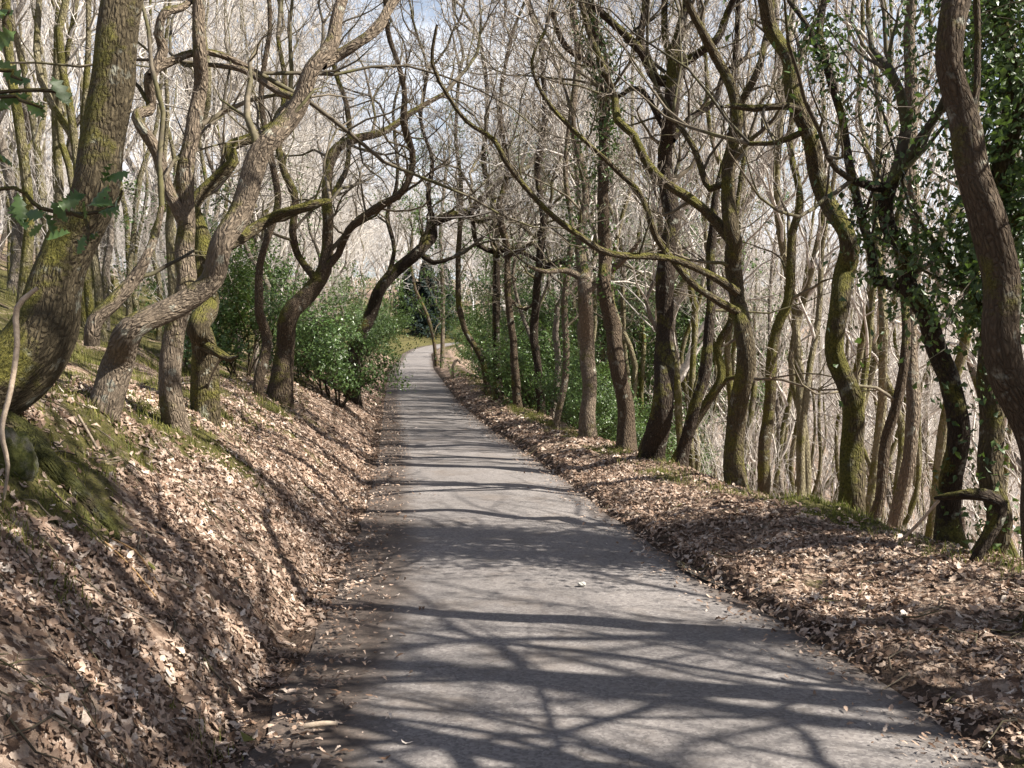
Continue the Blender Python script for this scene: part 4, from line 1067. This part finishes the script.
# ------------------------------------------------------------------ small things
def rockmesh(name, x, y, z, sx, sy, sz, seed, label):
    import bmesh
    bm = bmesh.new(); bmesh.ops.create_icosphere(bm, subdivisions=5, radius=1)
    for v in bm.verts:
        c = v.co.copy()
        f = 1 + .30 * mnoise.noise((c.x * 1.4 + seed, c.y * 1.4, c.z * 1.4)) + .12 * mnoise.noise((c.x * 4 + seed, c.y * 4, c.z * 4)) + .04 * mnoise.noise((c.x * 12, c.y * 12, c.z * 12 + seed))
        v.co = (c.x * sx * f, c.y * sy * f, c.z * sz * f)
    for fc in bm.faces: fc.smooth = True
    me = bpy.data.meshes.new(name); bm.to_mesh(me); bm.free(); me.materials.append(M['rock'])
    tag(obj(name, me, loc=(x, y, z)), label, 'rock')
def on(px, py, d, up=0):
    x = at(px, py, d)[0]; return x, d, h(x, d) + up
rockmesh('boulder', *on(6, 432, 4.5, -.04), .12, .13, .19, 2, 'pale mossy boulder below the foot of the thick leaning oak')

def stick(name, pts, rads, mat, label, cat, sides=7, seed=1, step=.05):
    acc = Acc(); c = pts[0]
    trunk_tube(acc, pts, rads, sides, step, seed, 0, .14)
    o = obj(name, acc.mesh(name, [M[mat]], c), loc=c); tag(o, label, cat); return o
stick('dead_branch', [at(38, 288, 4.3), at(17, 308, 4.3), at(17, 345, 4.3), at(11, 390, 4.25), at(2, 430, 4.2), at(8, 465, 4.2), at(4, 500, 4.2)], [.009, .013, .012, .012, .011, .008, .005], 'deadwood', 'pale bent dead branch hanging down in front of the thick leaning oak', 'branch')
stick('dead_branch', [on(78, 418, 5.6, .1), on(88, 424, 5.6, .05), on(97, 440, 5.5, .02)], [.008, .008, .006], 'deadwood', 'short dead branch lying at the foot of the forked grey oak', 'branch')
stick('fallen_log', [at(934, 498, 6.3), at(950, 496, 6.25), at(970, 495, 6.2), at(990, 498, 6.2), at(1001, 507, 6.2), at(997, 522, 6.2), at(985, 541, 6.2), at(972, 562, 6.2)], [.012, .026, .034, .036, .036, .036, .032, .03], 'bark_dark', 'dark dead limb bent in a loop against the ivy covered trunk', 'log', 10, 5, .04)
stick('dead_branch', [at(939, 500, 6.5), at(915, 527, 6.6), at(887, 553, 6.7)], [.010, .012, .010], 'deadwood', 'straight pale dead pole leaning beside the dark broken snag', 'branch', 6, 4)
stick('dry_stalk', [on(112, 528, 4.6, .03), on(135, 527, 4.6, .05), on(150, 533, 4.55, .03), on(160, 540, 4.5, .02)], [.004, .004, .004, .003], 'stalk', 'orange dry stalk lying arched on the left bank leaves', 'stalk', 5, 2)
stick('dry_stalk', [on(104, 545, 4.45, .03), on(130, 542, 4.45, .03), on(158, 539, 4.4, .02)], [.004, .004, .003], 'stalk', 'straight dry stalk just below the arched orange stalk', 'stalk', 5, 2)
zr = .045
stick('twig', [(at(304, 744, 0 + 3.92)[0], 3.92, zr), (at(322, 742, 3.93)[0], 3.94, zr + .004), (at(338, 741, 3.95)[0], 3.95, zr)], [.011, .012, .009], 'deadwood', 'short pale twig lying on the left side of the tarmac', 'twig', 7, 3, .02)
import bmesh
bm = bmesh.new(); bmesh.ops.create_icosphere(bm, subdivisions=3, radius=1)
for v in bm.verts:
    f = 1 + .25 * mnoise.noise(v.co * 1.7); v.co = (v.co.x * .026 * f, v.co.y * .02 * f, v.co.z * .016 * f)
me = bpy.data.meshes.new('pebble'); bm.to_mesh(me); bm.free(); me.materials.append(M['stone'])
tag(obj('pebble', me, loc=(at(582, 592, 6.25)[0], 6.25, .04)), 'small white stone lying in the middle of the tarmac', 'stone')
# arched pale root end by the far verge
stick('bent_root', [on(452, 388, 33, -.1), on(453, 385, 33, .35), on(457, 380, 33, .62), on(461, 383, 33, .45)], [.07, .065, .055, .04], 'deadwood', 'pale arched root end on the verge before the far bend', 'root', 8, 3, .08)
# fresh green leaves on the litter
def green_leaf(px, py, d, s, seed, label):
    rs = np.random.default_rng(seed); x, y, z = on(px, py, d, .035)
    V, Q = leaves([(0, 0, 0)], [normal_at(x, y)], s, SIMPLE, rs, .15)
    tag(obj('green_leaf', mesh('green_leaf', V, Q, [M['grass']]), loc=(x, y, z)), label, 'leaf')
green_leaf(152, 581, 4.6, .07, 1, 'yellow-green leaf lying on brown leaves below the dry stalks')
green_leaf(248, 742, 3.85, .09, 2, 'broad green leaf lying at the foot of the bank near the twig')
# puddle in the right gutter
def puddle():
    V = [(0, 0, 0)]; n = 40; cx, cy = 1.3, 6.55
    for i in range(n):
        a = 2 * math.pi * i / n; r = 1 + .3 * mnoise.noise((math.cos(a) * 1.5, math.sin(a) * 1.5, 4))
        u, v = math.cos(a) * .07 * r, math.sin(a) * .42 * r
        V.append((u - v * .30, v, 0))
    Q = [(0, i + 1, (i + 1) % n + 1, (i + 1) % n + 1) for i in range(n)]
    bm = bmesh.new(); vs = [bm.verts.new(v) for v in V]
    for i in range(n): bm.faces.new((vs[0], vs[i + 1], vs[(i + 1) % n + 1]))
    me = bpy.data.meshes.new('puddle'); bm.to_mesh(me); bm.free(); me.materials.append(M['puddle'])
    tag(obj('puddle', me, loc=(cx - .02, cy, .026)), kind='structure')
puddle()

# ------------------------------------------------------------------ light, sky, camera
SUN_AZ = R(90 + 13); SUN_EL = R(42)      # azimuth clockwise from +Y (the way the photograph looks)
sd = np.array([math.sin(SUN_AZ) * math.cos(SUN_EL), math.cos(SUN_AZ) * math.cos(SUN_EL), math.sin(SUN_EL)])
from mathutils import Vector
L = bpy.data.lights.new('sun', 'SUN'); L.energy = 5.0; L.angle = R(.5); L.color = (1, .94, .84)
lo = bpy.data.objects.new('sun', L); COL.objects.link(lo); lo.rotation_euler = Vector(-sd).to_track_quat('-Z', 'Y').to_euler()
w = bpy.data.worlds.new('World'); SC.world = w; w.use_nodes = True
nt = w.node_tree; nt.nodes.clear()
sky = nt.nodes.new('ShaderNodeTexSky'); sky.sky_type = 'NISHITA'; sky.sun_disc = False
sky.sun_elevation = SUN_EL; sky.sun_rotation = SUN_AZ; sky.air_density = 1.0; sky.dust_density = 2.0
tc = nt.nodes.new('ShaderNodeTexCoord')
mp = nt.nodes.new('ShaderNodeMapping'); mp.inputs['Scale'].default_value = (1, 1, 2.2); mp.inputs['Location'].default_value = (.35, .2, .1)
nz = nt.nodes.new('ShaderNodeTexNoise'); nz.inputs['Scale'].default_value = 3.2; nz.inputs['Detail'].default_value = 7; nz.inputs['Roughness'].default_value = .6
rp = nt.nodes.new('ShaderNodeValToRGB'); rp.color_ramp.elements[0].position = .36; rp.color_ramp.elements[1].position = .60
mx = nt.nodes.new('ShaderNodeMix'); mx.data_type = 'RGBA'; mx.inputs[7].default_value = (8.5, 8.9, 9.7, 1)
bg = nt.nodes.new('ShaderNodeBackground'); bg.inputs['Strength'].default_value = .052
wo = nt.nodes.new('ShaderNodeOutputWorld')
l = nt.links.new
l(tc.outputs['Generated'], mp.inputs['Vector']); l(mp.outputs[0], nz.inputs['Vector']); l(nz.outputs['Fac'], rp.inputs['Fac'])
sz = nt.nodes.new('ShaderNodeSeparateXYZ'); l(tc.outputs['Generated'], sz.inputs[0])
mr = nt.nodes.new('ShaderNodeMapRange'); mr.interpolation_type = 'SMOOTHSTEP'; mr.inputs[1].default_value = .25; mr.inputs[2].default_value = .62; mr.inputs[3].default_value = 1; mr.inputs[4].default_value = .12
l(sz.outputs[2], mr.inputs[0])
mm = nt.nodes.new('ShaderNodeMath'); mm.operation = 'MULTIPLY'; l(rp.outputs['Color'], mm.inputs[0]); l(mr.outputs[0], mm.inputs[1])
l(mm.outputs[0], mx.inputs[0]); l(sky.outputs[0], mx.inputs[6]); l(mx.outputs[2], bg.inputs['Color']); l(bg.outputs[0], wo.inputs['Surface'])

cam = bpy.data.cameras.new('camera'); cam.sensor_width = 36; cam.lens = F / 1024 * 36; cam.clip_end = 2000; cam.clip_start = .05
co = bpy.data.objects.new('camera', cam); COL.objects.link(co)
co.location = (0, 0, CAMZ); co.rotation_euler = (math.pi / 2 - PITCH, 0, 0)
SC.camera = co
SC.view_settings.view_transform = 'Standard'; SC.view_settings.look = 'None'; SC.view_settings.gamma = 1; SC.view_settings.exposure = 1.55
SC.render.engine = 'CYCLES'
SC.cycles.max_bounces = 6; SC.cycles.diffuse_bounces = 2; SC.cycles.use_denoising = True
